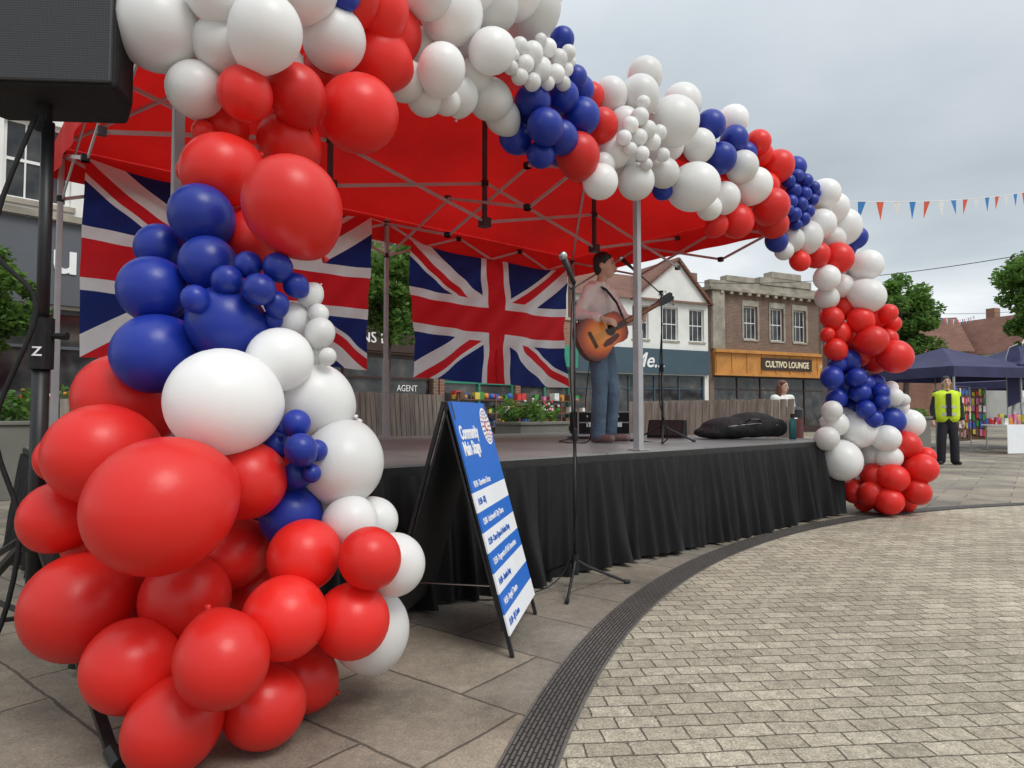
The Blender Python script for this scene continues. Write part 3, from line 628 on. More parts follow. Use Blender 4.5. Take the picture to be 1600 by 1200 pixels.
for s in(-1,1):
    for k in range(3): M().tube([(.675+.037*k,.038*s,0),(.675+.037*k,.062*s,0)],[.004,.004],6).ell((.675+.037*k,.066*s,0),(.008,.009,.005),0,8,6).build('tuning_peg',m_chrome,gt)
q=M()
for k in range(6): q.tube([(-.11,(k-2.5)*.011,.010),(.62,(k-2.5)*.0072,.023),(.66+.02*k,(k-2.5)*.009,.012)],.0007,4)
q.build('strings',m_chrome,gt)
stp=M();pp=[V(sing)+V(p) for p in ((-.22,-.25,.88),(-.24,-.12,1.15),(-.19,-.04,1.38),(-.10,-.03,1.485),(.02,-.12,1.42),(.11,-.17,1.29),(.17,-.20,1.13))]
for a,b in zip(pp,pp[1:]): stp.bar(a,b,.008,.045,0,(0,-1,.2))
o=stp.build('strap',m_dark);o.parent=gt;o.matrix_parent_inverse=gm.inverted()
def standing(h=1.0):
    J=dict(head=(0,-.02,1.63),neck=(0,0,1.49),shL=(.175,0,1.41),shR=(-.175,0,1.41),elL=(.24,.02,1.12),wrL=(.25,-.06,.88),elR=(-.24,.02,1.12),wrR=(-.25,-.06,.88),hip=(0,0,.93),hiL=(.09,0,.88),hiR=(-.09,0,.88),knL=(.11,-.02,.48),knR=(-.11,-.02,.48),anL=(.12,.02,.085),anR=(-.12,.02,.085),ftL=(.3,-1,0),ftR=(-.3,-1,0))
    return {k:(V(v)*h if k[:2]!='ft' else V(v)) for k,v in J.items()}
hv=person((8.86,13.7,0),R(-20),standing(1.02),'steward in yellow hi-vis vest standing on the paving',m_dark,m_dark,m_hairD,m_black,vox=.013)
q=M();q.cap((.075,0,1.36),(.075,0,.98),.158,.158);q.cap((-.075,0,1.36),(-.075,0,.98),.158,.158);q.cap((.17,0,1.42),(-.17,0,1.42),.088,.088)
q.build('hi_vis_vest',m_hivis,hv,smooth=True,remesh=.014,sm=2)
for z in(1.02,1.17):
    q=M()
    for i in range(24):
        a,b=[2*math.pi*(i+t)/24 for t in(0,1)];P_=lambda a:V((.228*math.cos(a),.166*math.sin(a),z))
        q.bar(P_(a),P_(b),.012,.05)
    q.build('reflective_strip',m_silver,hv)
M().box(-.045,.045,-.172,-.15,.98,1.44).build('shirt_front',m_dark,hv)
person((4.95,12.3,0),R(10),standing(.93),'woman with auburn hair in pale top behind timber bench',cols[5],m_dark,m_hairR,m_black,vox=.014,longhair=True,face=(.5,-1,0))
person((14.6,19.4,0),R(30),standing(.93),'stallholder in white top under the navy gazebo',cols[5],m_dark,m_hairD,m_black,vox=.016)
person((16.2,20.2,0),R(-40),standing(.95),'person in dark top behind the charity stall table',m_dark,m_jean,m_hairD,m_black,vox=.016)
# ------------------------------------------------------------------ things on the stage
bag=empty('guitar_bag',(2.46,7.25,SH),R(5),'black padded guitar bag lying flat on the stage deck','guitar bag')
q=M();q.ell((-.10,0,.12),(.34,.24,.12),0,20,10);q.ell((.12,0,.15),(.30,.22,.14),0,20,10);q.cap((.2,0,.13),(.42,.0,.12),.11,.10);q.ell((-.28,0,.07),(.24,.2,.07),0,16,8)
o=q.build('case_body',mat('black_nylon_bag',(.018,.018,.02),.8,.3,8,.6,25,dist=.03),bag,smooth=True,remesh=.02,sm=3)
for v in o.data.vertices: v.co.z=max(v.co.z,.003)
M().tube([(-.05,-.22,.18),(0,-.26,.21),(.08,-.26,.21),(.13,-.21,.19)],.010,6).build('handle',m_black,bag)
M().tube([(-.40,-.10,.11),(-.2,-.225,.14),(.1,-.22,.17),(.35,-.14,.15)],.004,5).build('zip',m_alu,bag)
bt=empty('water_bottle',(3.0,7.2,SH),0,'teal metal water bottle standing on the stage edge','bottle')
M().tube([(0,0,0),(0,0,.19),(0,0,.225)],[.036,.036,.02],16).build('bottle_body',m_teal,bt,smooth=True);M().tube([(0,0,.226),(0,0,.27)],.021,14).build('cap',m_black,bt)
fc=empty('flight_case',(1.02,7.9,SH),R(6),'black flight case with silver edges and amplifier controls','flight case')
M().box(-.30,.30,-.25,.25,0.03,.29).build('case_body',m_blackpl,fc,bevel=.01)
q=M()
for z in(.035,.17,.29): q.box(-.306,.306,-.256,-.244,z-.006,z+.006)
for x in(-.30,.30): q.box(x-.008,x+.008,-.256,-.244,.03,.295)
q.build('edge_trim',m_alu,fc)
for x in(-.18,.18): M().box(x-.025,x+.025,-.262,-.256,.12,.17).build('latch',m_chrome,fc)
for k in range(5): M().tube([(-.2+.09*k,-.257,.24),(-.2+.09*k,-.27,.24)],.012,10).build('knob',m_silver,fc)
mw=empty('stage_monitor',(1.75,7.6,SH),R(-25),'small black wedge monitor on the stage deck','stage monitor')
q=M();q.add([(x,y,z) for x in(-.2,.2) for y,z in((-.15,0),(.15,0),(.12,.2),(-.04,.2))],[(0,1,2,3),(7,6,5,4),(0,4,5,1),(1,5,6,2),(2,6,7,3),(3,7,4,0)]);q.build('cabinet',m_blackpl,mw,bevel=.01)
M().bar((-.18,-.100,.11),(.18,-.100,.11),.008,.18,0,(0,.47,.88)).build('grille',m_grille,mw)
# ------------------------------------------------------------------ timber bench backs
def bench(pts,h,label):
    P=[V(p) for p in pts];e=empty('timber_bench',P[0],0,label,'bench','timber benches behind the stage')
    path=[]
    for i in range(len(P)-1):
        for k in range(20): path.append(P[i].lerp(P[i+1],k/20)-P[0])
    path.append(P[-1]-P[0]);q=M()
    L=0;pos_=[]
    for a,b in zip(path,path[1:]):
        d=(b-a)
        while L<d.length: pos_.append((a+d.normalized()*L,d.normalized()));L+=.105
        L-=d.length
    for p,d in pos_:
        nn=V((-d.y,d.x,0));hh=h+random.uniform(-.008,.008)
        q.bar(p+V((0,0,.12)),p+V((0,0,hh))+nn*.10,.088,.03,0,nn)
    q.build('backrest',m_timber,e)
    q=M()
    for (p,d),(p2,_) in zip(pos_[::2],pos_[2::2]):
        nn=V((-d.y,d.x,0));q.bar(p+nn*.22+V((0,0,.45)),p2+nn*.22+V((0,0,.45)),.35,.05)
    q.build('seat',m_timber,e)
    for p,d in pos_[::10]: M().bar(p+V((-d.y,d.x,0))*.2,p+V((-d.y,d.x,0))*.2+V((0,0,.42)),.3,.06).build('support',m_fgrey,e)
bench([(-2.15,8.1,0),(-1.6,9.2,0),(-.95,10.3,0)],1.32,'curved weathered timber slat bench back behind the stage')
bench([(1.9,10.9,0),(2.9,10.1,0),(3.85,9.2,0)],1.24,'long weathered timber slat bench back behind the stage')
bench([(-4.9,7.2,0),(-4.0,8.0,0)],1.2,'weathered timber slat bench back behind the stage')
# ------------------------------------------------------------------ planters, trees
def planter(loc,w,d,h,rz,label,ph=.4,flowers=True,sign=False):
    e=empty('planter',loc,rz,label,'planter','grey street planters')
    q=M();q.box(-w/2,w/2,-d/2,d/2,0,h-.05);q.box(-w/2-.03,w/2+.03,-d/2-.03,d/2+.03,h-.049,h);q.build('planter_box',m_planter,e,bevel=.008)
    q=M()
    for k in range(int(w*5)+2): q.leaves((random.uniform(-w/2,w/2),random.uniform(-d/3,d/3),h+ph*random.uniform(.2,.6)),(.2,.2,ph*.5),110,.045,(0,1))
    q.build('plant',[m_leafL,m_leafD],e)
    if flowers:
        q=M()
        for k in range(int(w*22)): q.ell((random.uniform(-w/2,w/2),random.uniform(-d/2,d/2),h+ph*random.uniform(.5,1.0)),.022,random.choice((0,1,2)),6,5)
        q.build('flowers',[cols[1],cols[0],cols[5]],e)['kind']='stuff'
    if sign: M().box(-.08,.10,-d/2-.036,-d/2-.031,h-.32,h-.12).build('plaque',m_white_p,e)
planter((7.78,13.5,0),.75,.75,.98,R(20),'square grey planter with leafy shrub and small white plaque',.2,False,True)
planter((.35,11.5,0),1.2,.6,.9,R(45),'long grey planter with orange flowers behind the stage',.4)
planter((-6.3,8.4,0),1.6,.8,.95,R(45),'long grey planter beside the shop row',.4)
planter((5.15,9.9,0),.5,.5,.95,R(20),'grey planter with green shrub beside the bench',.45,False)
planter((-1.9,12.0,0),1.4,.7,.8,R(45),'grey planter with mixed flowers at the street tree',.5)
def tree(loc,h,cr,ch,label,n=34,lv=190,size=.1,tr=.12):
    e=empty('tree',loc,random.uniform(0,6),label,'tree')
    q=M();top=V((.1*cr,0,h-ch*.5));q.tube([(0,0,0),(0,0,.4),(.05,.02,(h-ch)*.6),(top.x*.6,.05,h-ch),top],[tr*1.35,tr,tr*.85,tr*.7,tr*.25],10)
    cl=[]
    for i in range(n):
        d=V((random.gauss(0,1),random.gauss(0,1),random.gauss(0,1))).normalized()*(.25+.65*random.random())
        cl.append(V((d.x*cr,d.y*cr,h-ch/2+d.z*ch/2)))
    for c in cl[::2]:
        s=V((top.x*.5,0,random.uniform(h-ch*1.0,h-ch*.5)));q.tube([s,(s+c)/2+V((0,0,-.05*cr)),c],[tr*.35,tr*.2,tr*.06],6)
    q.build('trunk',m_bark,e,smooth=True)
    q=M()
    for c in cl:
        r=cr*random.uniform(.2,.38);q.leaves(c,(r,r,r*.8),lv,size,(0,0,0,1) if c.z>h-ch*.5 else (0,1))
    q.build('crown',[m_leafL,m_leafD],e)
tree((23.4,40,0),9.6,2.1,6.2,'leafy green street tree beyond the gazebos',50,260,.15,.2)
tree((28.9,36,0),10.4,2.8,6.6,'large leafy green tree beside the market stalls',52,270,.16,.22)
tree((30,62,0),8.0,2.3,5.0,'leafy green tree before the tiled houses',40,200,.2,.2)
tree((-2.3,12.6,0),4.7,1.05,2.7,'young street tree seen between the union flags',36,220,.06,.06)
tree((-7.55,9.6,0),3.5,.8,1.9,'young street tree before the grey shopfront',30,200,.055,.06)
tree((18.5,44,0),7.5,2.4,5,'leafy green tree behind the balloon column',40,200,.18,.2)
# ------------------------------------------------------------------ buildings
def window(par,x,z,w,h,fm=None,cross=True,y=.12):
    e=empty('window',(x,y,z),0,parent=par);fm=fm or m_white_p;t=.06
    q=M();q.box(0,w,0,.05,0,t);q.box(0,w,0,.05,h-t,h);q.box(0,t,0,.05,t,h-t);q.box(w-t,w,0,.05,t,h-t)
    if cross:
        q.box(t,w-t,.003,.045,h*.5-.025,h*.5+.025)
        for k in(1,2): q.box(w*k/3-.012,w*k/3+.012,.006,.04,t,h-t)
    q.build('frame',fm,e)
    M().quad((0,.03,0),(w,.03,0),(w,.03,h),(0,.03,h)).build('pane',m_glass,e)
    M().box(-.06,w+.06,-y-.05,-.002,-.09,-.001).build('sill',m_stone,e)
def wall(par,W,H,openings,m,depth=7,rv=.16,x0=0,name='wall'):
    xs=sorted({x0,x0+W}|{o[0] for o in openings}|{o[0]+o[2] for o in openings});zs=sorted({0,H}|{o[1] for o in openings}|{o[1]+o[3] for o in openings})
    q=M()
    for a,b in zip(xs,xs[1:]):
        for c,d in zip(zs,zs[1:]):
            mx,mz=(a+b)/2,(c+d)/2
            if any(o[0]<mx<o[0]+o[2] and o[1]<mz<o[1]+o[3] for o in openings): continue
            q.quad((a,0,c),(b,0,c),(b,0,d),(a,0,d))
    for x,z,w,h in openings:
        q.quad((x,0,z),(x,rv,z),(x,rv,z+h),(x,0,z+h));q.quad((x+w,0,z),(x+w,0,z+h),(x+w,rv,z+h),(x+w,rv,z));q.quad((x,0,z+h),(x,rv,z+h),(x+w,rv,z+h),(x+w,0,z+h));q.quad((x,0,z),(x+w,0,z),(x+w,rv,z),(x,rv,z))
    q.quad((x0,0,0),(x0,0,H),(x0,depth,H),(x0,depth,0));q.quad((x0+W,0,0),(x0+W,depth,0),(x0+W,depth,H),(x0+W,0,H));q.quad((x0,depth,0),(x0,depth,H),(x0+W,depth,H),(x0+W,depth,0))
    return q.build(name,m,par)
def shopfront(par,x,w,z0,h,m,nb=3,y=.1,goods=0,stall=.35):
    e=empty('shop_window',(x,y,0),0,parent=par)
    q=M();q.box(0,w,0,.08,0,stall)
    for k in range(nb+1): q.box(k*(w-.07)/nb,k*(w-.07)/nb+.07,-.004,.085,stall,h)
    q.box(0,w,.002,.08,h-.08,h);q.box(.07,w-.07,.004,.07,h*.76,h*.76+.05);q.build('frame',m,e)
    M().quad((0,.05,stall),(w,.05,stall),(w,.05,h),(0,.05,h)).build('pane',m_glass,e)
    if goods:
        q=M()
        for k in range(goods):
            cx=random.uniform(.1,w-.1);cz=random.choice((.0,.35,.7,1.05,1.4));s=random.uniform(.04,.1);d=-random.uniform(.3,.6)
            if random.random()<.5: q.ell((cx,d,cz+s),(s,s,s),random.randrange(8),8,6)
            else: q.box(cx-s,cx+s,d-s,d+s,cz+.002,cz+s*2.2,random.randrange(8))
        for z in(.35,.7,1.05,1.4): q.box(0,w,-.65,-.25,z-.03,z,7)
        for xx in(0,w/2,w): q.box(xx-.02,xx+.02,-.66,-.63,0,1.5,7)
        o=q.build('goods_display',cols,e);o['kind']='stuff'
ARZ=math.atan2(.709,.705)
def rowA(t): return (-7.9+.705*t,11+.709*t,0)
b=empty('shop_building',rowA(-8),ARZ,'white rendered three-storey building with grey shop fascia','building')
ops=[(x,4.55,.95,1.35) for x in(1.2,3.2,5.2,7.55,9.6)]+[(x,7.0,.95,1.2) for x in(1.2,3.2,5.2,7.55,9.6)]+[(.2,0,10.8,2.8)]
wall(b,11.2,9.3,ops,m_render)
for x,z,w,h in ops[:-1]: window(b,x,z,w,h)
M().box(.002,11.198,-.12,-.003,2.85,4.25).build('fascia',m_fgrey,b);M().box(-.05,11.25,-.22,-.12,4.251,4.36).build('cornice',m_stone,b)
M().box(-.1,11.3,-.2,7.1,9.301,9.5).build('roof',m_stone,b)
shopfront(b,.2,10.8,0,2.8,m_fgrey,6)
text('sign_lettering','u',.78,m_letter,b,(8.22,-.125,3.40),ext=.02,off=.015);text('sign_lettering','TATTOO',.24,m_letter,b,(8.75,-.125,2.95),ext=.01)
b=empty('shop_building',rowA(3.25),ARZ,'brown brick shop with dark fascia and estate agent lettering','building')
ops=[(x,4.2,1.0,1.5) for x in(.5,2.1,3.7)]+[(.15,0,5.0,2.45)]
wall(b,5.3,6.3,ops,m_brick)
for x,z,w,h in ops[:-1]: window(b,x,z,w,h)
M().box(.002,5.295,-.12,-.003,2.5,3.2).build('fascia',m_fdark,b);shopfront(b,.15,5.0,0,2.45,m_fdark,4)
q=M();q.add([(0,-.2,6.302),(5.3,-.2,6.302),(5.3,3.5,8.0),(0,3.5,8.0),(5.3,7,6.302),(0,7,6.302)],[(0,1,2,3),(3,2,4,5),(1,4,2),(0,3,5)]);q.build('roof',m_tile,b)
text('sign_lettering','LOANS LJ',.36,m_letter,b,(2.2,-.125,2.68),ext=.01)
text('window_lettering','AGENT',.22,m_letter,b,(4.12,.13,1.58),ext=.002,sx=.85)
b=empty('shop_building',rowA(8.6),ARZ,'brick shop with green painted front and goods displayed outside','building')
ops=[(x,4.0,1.0,1.4) for x in(.6,2.4,4.2)]+[(.15,0,2.6,2.4),(2.95,0,2.3,2.4)]
wall(b,5.4,6.0,ops,m_brick2)
for x,z,w,h in ops[:3]: window(b,x,z,w,h)
M().box(.002,5.398,-.12,-.003,2.45,3.1).build('fascia',m_green,b)
shopfront(b,.15,2.6,0,2.4,m_green,2,goods=110);shopfront(b,2.95,2.3,0,2.4,m_green,2,goods=110)
q=M();q.add([(0,-.2,6.002),(5.4,-.2,6.002),(5.4,3.5,7.6),(0,3.5,7.6),(5.4,7,6.002),(0,7,6.002)],[(0,1,2,3),(3,2,4,5),(1,4,2),(0,3,5)]);q.build('roof',m_tile,b)
BRZ=math.atan2(.43,.903)
def rowB(t): return (10+.903*t,34+.43*t,0)
b=empty('shop_building',rowB(-9.6),BRZ,'white gabled building with blue-grey shop fascia','building')
ops=[(x,4.6,.95,1.65) for x in(1.0,2.9,4.9,6.7,8.35)]+[(.2,0,9.1,2.9)]
wall(b,9.55,6.6,ops,m_render)
for x,z,w,h in ops[:-1]: window(b,x,z,w,h)
q=M();q.add([(5.0,-.003,6.6),(9.55,-.003,6.6),(7.6,-.003,8.6),(5.0,3,6.6),(9.55,3,6.6),(7.6,3,8.6)],[(0,1,2),(5,4,3)]);q.build('gable',m_render,b)
q=M();q.bar((4.8,1.4,6.5),(7.6,1.4,8.7),3.2,.12,0,(-.6,0,1));q.bar((9.75,1.4,6.5),(7.6,1.4,8.7),3.2,.12,0,(.6,0,1))
q.add([(0,-.25,6.5),(9.5,-.25,6.5),(9.5,3.5,8.5),(0,3.5,8.5),(9.5,7.2,6.5),(0,7.2,6.5)],[(0,1,2,3),(3,2,4,5),(1,4,2),(0,3,5)]);q.build('roof',m_tile,b)
M().box(3.0,3.7,3.2,3.9,7.4,9.3).build('chimney',m_brick2,b)
M().box(.002,9.5,-.15,-.003,2.95,4.15).build('fascia',m_fblue,b);shopfront(b,.2,9.1,0,2.9,m_fblue,6)
text('sign_lettering','Me...',1.0,m_letter,b,(4.75,-.155,3.25),ext=.02,off=.01,shear=.3)
b=empty('shop_building',rowB(0),BRZ,'brown brick building with stone parapet and orange restaurant fascia','building')
ops=[(x,4.9,.95,1.75) for x in(2.35,4.25,5.95)]+[(.3,0,8.2,2.95)]
wall(b,8.8,7.3,ops,m_brick)
for x,z,w,h in ops[:-1]: window(b,x,z,w,h)
q=M()
for x,z,w,h in ops[:-1]: q.box(x-.1,x+w+.1,-.04,-.003,z+h+.002,z+h+.3);q.box(x-.12,x-.002,-.04,-.003,z,z+h);q.box(x+w+.002,x+w+.12,-.04,-.003,z,z+h)
q.build('window_surround',m_stone,b)
q=M();q.box(-.1,8.9,-.3,7.1,7.302,7.5);q.box(0,8.8,-.12,.3,7.501,7.85);q.box(1.1,3.0,-.16,.34,7.851,8.15);q.box(3.4,7.2,-.18,.36,7.851,8.25);q.box(4.2,6.4,-.2,.38,8.251,8.6);q.box(.1,.9,-.2,-.003,4.3,7.3);q.box(8.0,8.7,-.2,-.003,4.3,7.3)
for k in range(12): q.box(.6+k*.62,.8+k*.62,-.28,-.12,7.15,7.3)
q.build('stone_parapet',m_stone,b,bevel=.02)
M().box(1.3,1.9,3,3.6,7.5,8.9).build('chimney',m_brick,b)
q=M();q.box(.2,8.6,-.22,-.003,3.0,4.25);q.box(.1,8.7,-.4,-.221,4.12,4.28);q.box(.1,8.7,-.32,-.221,2.95,3.08)
for k in range(9): q.box(.25+k*1.03,.33+k*1.03,-.26,-.221,3.08,4.12)
q.build('fascia',m_forange,b)
M().box(3.3,7.0,-.28,-.262,3.3,3.95).build('sign_board',m_fdark,b)
text('sign_lettering','CULTIVO LOUNGE',.46,m_gold,b,(5.15,-.284,3.46),align='CENTER',ext=.01,off=.012,sx=.82)
text('sign_lettering','CAFE BAR',.26,m_gold,b,(7.95,-.225,3.5),align='CENTER',ext=.01,sx=.7)
shopfront(b,.3,8.2,0,2.95,m_fdark,5)
b=empty('brick_house',rowB(9.2),BRZ,'red brick building with tiled roof beyond the restaurant','building')
ops=[(x,3.6,.9,1.4) for x in(.8,2.8)];wall(b,4.6,5.6,ops,m_brick2)
for x,z,w,h in ops: window(b,x,z,w,h)
q=M();q.add([(0,-.2,5.6),(4.6,-.2,5.6),(4.6,3.5,7.3),(0,3.5,7.3),(4.6,7,5.6),(0,7,5.6)],[(0,1,2,3),(3,2,4,5),(1,4,2),(0,3,5)]);q.build('roof',m_tile,b)
def house(loc,rz,W,H,rh,m,label,D=8):
    b=empty('house',loc,rz,label,'house','tiled houses across the street')
    ops=[(W*.15,H*.55,1.1,1.3),(W*.6,H*.55,1.1,1.3),(W*.15,.9,1.3,1.3),(W*.6,.9,1.3,1.3)]
    wall(b,W,H,ops,m,D)
    for o in ops: window(b,*o)
    q=M();q.add([(0,-.003,H),(W,-.003,H),(W/2,-.003,H+rh)],[(0,1,2)]);q.build('gable',m,b)
    q=M();q.add([(-.3,-.3,H-.2),(W/2,-.3,H+rh+.05),(W/2,D,H+rh+.05),(-.3,D,H-.2),(W+.3,-.3,H-.2),(W+.3,D,H-.2)],[(0,1,2,3),(1,4,5,2)]);q.build('roof',m_tile,b)
    M().box(W*.7,W*.7+.7,D*.5,D*.5+.7,H+rh*.3,H+rh+1).build('chimney',m_brick2,b)
house((35.5,52,0),R(70),9,6.0,3.0,m_brick2,'red brick house with tiled gable roof',9)
house((37.5,50,0),R(20),5.5,5.8,2.9,m_render,'white gabled house with red tiled roof')
house((49,66,0),R(30),9,6.0,3.5,m_brick2,'red brick house with wide tiled roof')
house((31,62,0),R(15),8,5.4,3.0,m_brick2,'red brick house with low tiled roof')
# ------------------------------------------------------------------ gazebos and stalls
def gazebo(loc,rz,s,label,txt=None,ez=2.08,pz=2.95):
    e=empty('gazebo',loc,rz,label,'gazebo','navy market gazebos');h=s/2
    for x in(-h,h):
        for y in(-h,h): M().box(x-.02,x+.02,y-.02,y+.02,0,ez+.1).build('leg',m_alu,e)
    q=M();c=[(-h,-h),(h,-h),(h,h),(-h,h)]
    for i in range(4):
        a=c[i];b_=c[(i+1)%4];A=(a[0]*1.02,a[1]*1.02,ez+.2);B=(b_[0]*1.02,b_[1]*1.02,ez+.2)
        panel(q,A,B,(0,0,pz),(0,0,pz),6,8,.06)
    q.build('roof',m_navy,e)
    q=M()
    for i in range(4):
        a=c[i];b_=c[(i+1)%4];q.quad((a[0]*1.02,a[1]*1.02,ez-.08),(b_[0]*1.02,b_[1]*1.02,ez-.08),(b_[0]*1.02,b_[1]*1.02,ez+.2),(a[0]*1.02,a[1]*1.02,ez+.2))
    q.build('valance',m_navy,e)
    if txt: text('valance_lettering',txt,.27,m_gold,e,(-.3,-h*1.02-.006,ez-.02),align='CENTER',ext=.001,off=.004)
    return e
gazebo((12.6,19.6,0),R(18),3.2,'navy pitched gazebo sheltering a market stall')
g=gazebo((15.6,20.2,0),R(2),3.2,'navy gazebo with guide dog charity lettering','Guide Dogs',2.2,3.15)
text('roof_lettering','Guide\nDogs',.42,m_gold,g,(-.75,-1.16,2.70),rot=(R(32),0,0),ext=.001,off=.004)
gazebo((20.5,27,0),R(15),3.2,'navy pitched gazebo further along the market')
def stall(loc,rz,label,n=60):
    e=empty('market_stall',loc,rz,label,'market stall','market stall tables')
    q=M();q.box(-.9,.9,-.35,.35,.72,.75);q.box(-.92,.92,-.372,-.36,.02,.75);q.build('table',m_postW,e)
    q=M()
    for k in range(n):
        x,y=random.uniform(-.85,.85),random.uniform(-.3,.3);s=random.uniform(.03,.07)
        q.box(x-s,x+s,y-s*.6,y+s*.6,.752,.752+s*random.uniform(1,5),random.randrange(8))
    o=q.build('goods',cols,e);o['kind']='stuff'
stall((13.3,17.6,0),R(15),'white-clothed stall table stacked with colourful goods',90)
stall((15.9,19.0,0),R(-5),'white-clothed stall table with charity goods',90)
stall((11.4,20.4,0),R(60),'stall table with colourful goods under the gazebo',90)
for lx,ly,lr in ((12.0,17.9,35),(12.9,18.9,5)):
    rk=empty('goods_rack',(lx,ly,0),R(lr),'metal rack hung with small brightly coloured goods','goods rack','goods racks at the market')
    M().tube([(-.45,0,0),(-.45,0,1.75),(.45,0,1.75),(.45,0,0)],.015).bar((-.45,-.25,.02),(-.45,.25,.02),.03,.03).bar((.45,-.25,.02),(.45,.25,.02),.03,.03).build('frame',m_alu,rk)
    q=M();q.box(-.43,.43,.012,.02,.3,1.7,7);
    for k in range(8):
        for zz in range(6):
            x=-.38+k*.108+random.uniform(-.02,.02);z=.5+zz*.22+random.uniform(-.03,.03);q.bar((x-.04,-.02,z),(x+.04,-.02,z),.01,random.uniform(.10,.2),random.choice((0,2,4,5,6,7,3)))
    q.build('hanging_goods',cols,rk)['kind']='stuff'
ff=empty('feather_banner',(14.0,19.0,0),0,'tall navy feather banner on a thin pole','banner')
M().tube([(0,0,0),(0,0,2.6),(.1,0,2.9),(.35,0,3.0)],.012).build('pole',m_alu,ff)
M().add([(0.01,0,1.2),(.38,.02,1.35),(.42,.03,2.2),(.42,.02,2.75),(.35,0,2.98),(.1,0,2.88),(.01,0,2.6)],[tuple(range(7))]).build('banner_cloth',m_navy,ff)
sb=empty('sandwich_board',(14.0,16.6,0),R(-10),'small white and red A-frame board by the stalls','sandwich board')
M().bar((0,-.25,0),(0,0,.95),.55,.02,0,(0,-1,.2)).build('front_panel',m_postW,sb);M().bar((0,.25,0),(0,0,.95),.55,.02,0,(0,1,.2)).build('rear_panel',m_postW,sb);M().bar((0,-.235,.12),(0,-.10,.62),.4,.006,0,(0,-1,.2)).build('poster',cols[0],sb)
bn=empty('litter_bin',(4.62,11.1,0),R(20),'dark maroon cylindrical litter bin beside the bench','litter bin')
M().tube([(0,0,0),(0,0,.95)],.17,24).build('bin_body',mat('maroon_paint',(.10,.02,.022),.5),bn);M().tube([(0,0,.97),(0,0,1.1),(0,0,1.15)],[.18,.18,.12],24).build('lid',m_black,bn)
# ------------------------------------------------------------------ bunting, lamp and cables
def bunting(a,b,n,size,sag,label):
    a=V(a);b=V(b);e=empty('bunting',a,0,label,'bunting','strings of bunting')
    pt=lambda t:(b-a)*t-V((0,0,sag*4*t*(1-t)))
    M().tube([pt(i/30) for i in range(31)],.004,5).build('cord',m_white_p,e)
    d=(b-a).normalized();mm=(m_bW,m_bB,m_bR)
    for k in range(n):
        t=(k+.5)/n;p=pt(t);w=d*size*.5;sw=V((random.uniform(-.03,.03),random.uniform(-.05,.05),0))
        q=M().add([p-w,p+w,p+sw+V((0,0,-size*1.05))],[(0,1,2)]);q.build('pennant',mm[k%3],e)
bunting((3.35,6.95,3.27),(9.9,12.2,5.2),18,.21,.10,'string of red white and blue pennants across the square')
bunting((24,40,7.6),(36,52,8.6),26,.4,.6,'distant string of coloured pennants over the street')
lp=empty('street_lamp',(9.95,12.25,0),0,'black street lamp post holding the bunting','street lamp')
M().tube([(0,0,0),(0,0,.9),(0,0,1.0),(0,0,5.3)],[.09,.08,.055,.045],14).build('post',m_black,lp);M().tube([(0,0,5.3),(0,0,5.42),(0,0,5.7),(0,0,5.8)],[.06,.15,.2,.05],12).build('lantern',m_white_p,lp)
def wire(a,b,sag,label):
    a=V(a);b=V(b);tag(M().tube([a.lerp(b,i/24)-V((0,0,sag*4*(i/24)*(1-i/24))) for i in range(25)],.014,5).build('overhead_cable',m_black),label,'cable')
wire((9,33,7.5),(20,18,6.6),.7,'thin black cable strung over the street');wire((18,36,6.6),(45,50,9.6),.6,'thin black cable strung between far buildings')
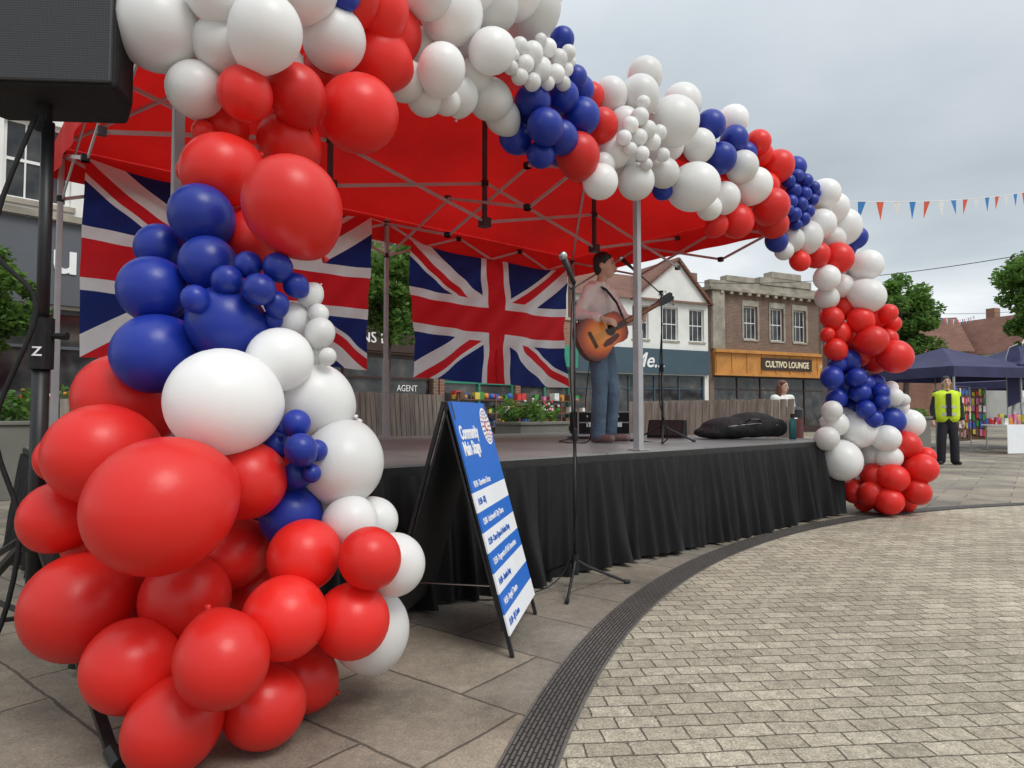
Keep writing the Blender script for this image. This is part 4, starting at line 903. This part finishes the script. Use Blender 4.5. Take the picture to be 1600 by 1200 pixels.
# ------------------------------------------------------------------ light, sky, camera
w=bpy.data.worlds.new('World');S.world=w;w.use_nodes=True;nt=w.node_tree;nt.nodes.clear()
ou=nt.nodes.new('ShaderNodeOutputWorld');sk=nt.nodes.new('ShaderNodeTexSky');sk.sky_type='NISHITA';sk.sun_disc=False;sk.sun_elevation=R(52);sk.sun_rotation=R(140)
b1=nt.nodes.new('ShaderNodeBackground');b1.inputs[1].default_value=.12;link(nt,sk.outputs[0],b1.inputs[0])
tc=coord(nt,'Generated');sp=nt.nodes.new('ShaderNodeSeparateXYZ');link(nt,tc,sp.inputs[0])
z=mth(nt,'MAXIMUM',sp.outputs[2],0.);zz=mth(nt,'ADD',z,.16)
cb=nt.nodes.new('ShaderNodeCombineXYZ');link(nt,mth(nt,'DIVIDE',sp.outputs[0],zz),cb.inputs[0]);link(nt,mth(nt,'DIVIDE',sp.outputs[1],zz),cb.inputs[1]);cb.inputs[2].default_value=3.7
n1=noise(nt,cb.outputs[0],.7,7,.5)
clc=ramp(nt,n1,[(.32,(.46,.51,.54)),(.5,(.62,.66,.685)),(.64,(.86,.875,.88))])
el=ramp(nt,z,[(0,(1.15,1.15,1.15)),(.17,(1.12,1.12,1.12)),(.29,(.82,.84,.86)),(.45,(1.12,1.12,1.13)),(1,(1.9,1.9,1.88))])
cl=mixc(nt,1.,clc,el,'MULTIPLY')
b2=nt.nodes.new('ShaderNodeBackground');link(nt,cl,b2.inputs[0]);b2.inputs[1].default_value=1.14
mx=nt.nodes.new('ShaderNodeMixShader');mx.inputs[0].default_value=.9;link(nt,b1.outputs[0],mx.inputs[1]);link(nt,b2.outputs[0],mx.inputs[2]);link(nt,mx.outputs[0],ou.inputs[0])
sd=bpy.data.lights.new('sun','SUN');sd.energy=1.5;sd.angle=R(24);sd.color=(1,.97,.92);so=bpy.data.objects.new('sun',sd);COL.objects.link(so)
az=R(140);el_=R(52);dirv=V((math.sin(az)*math.cos(el_),math.cos(az)*math.cos(el_),math.sin(el_)));so.rotation_euler=dirv.to_track_quat('Z','Y').to_euler()
cd=bpy.data.cameras.new('camera');co=bpy.data.objects.new('camera',cd);COL.objects.link(co);cd.sensor_width=36;cd.lens=36*1050/1600.;cd.clip_end=1500
co.location=(0,0,1.05);co.rotation_euler=(R(90)+th,0,0);S.camera=co
S.view_settings.view_transform='Standard';S.view_settings.look='None';S.view_settings.exposure=0
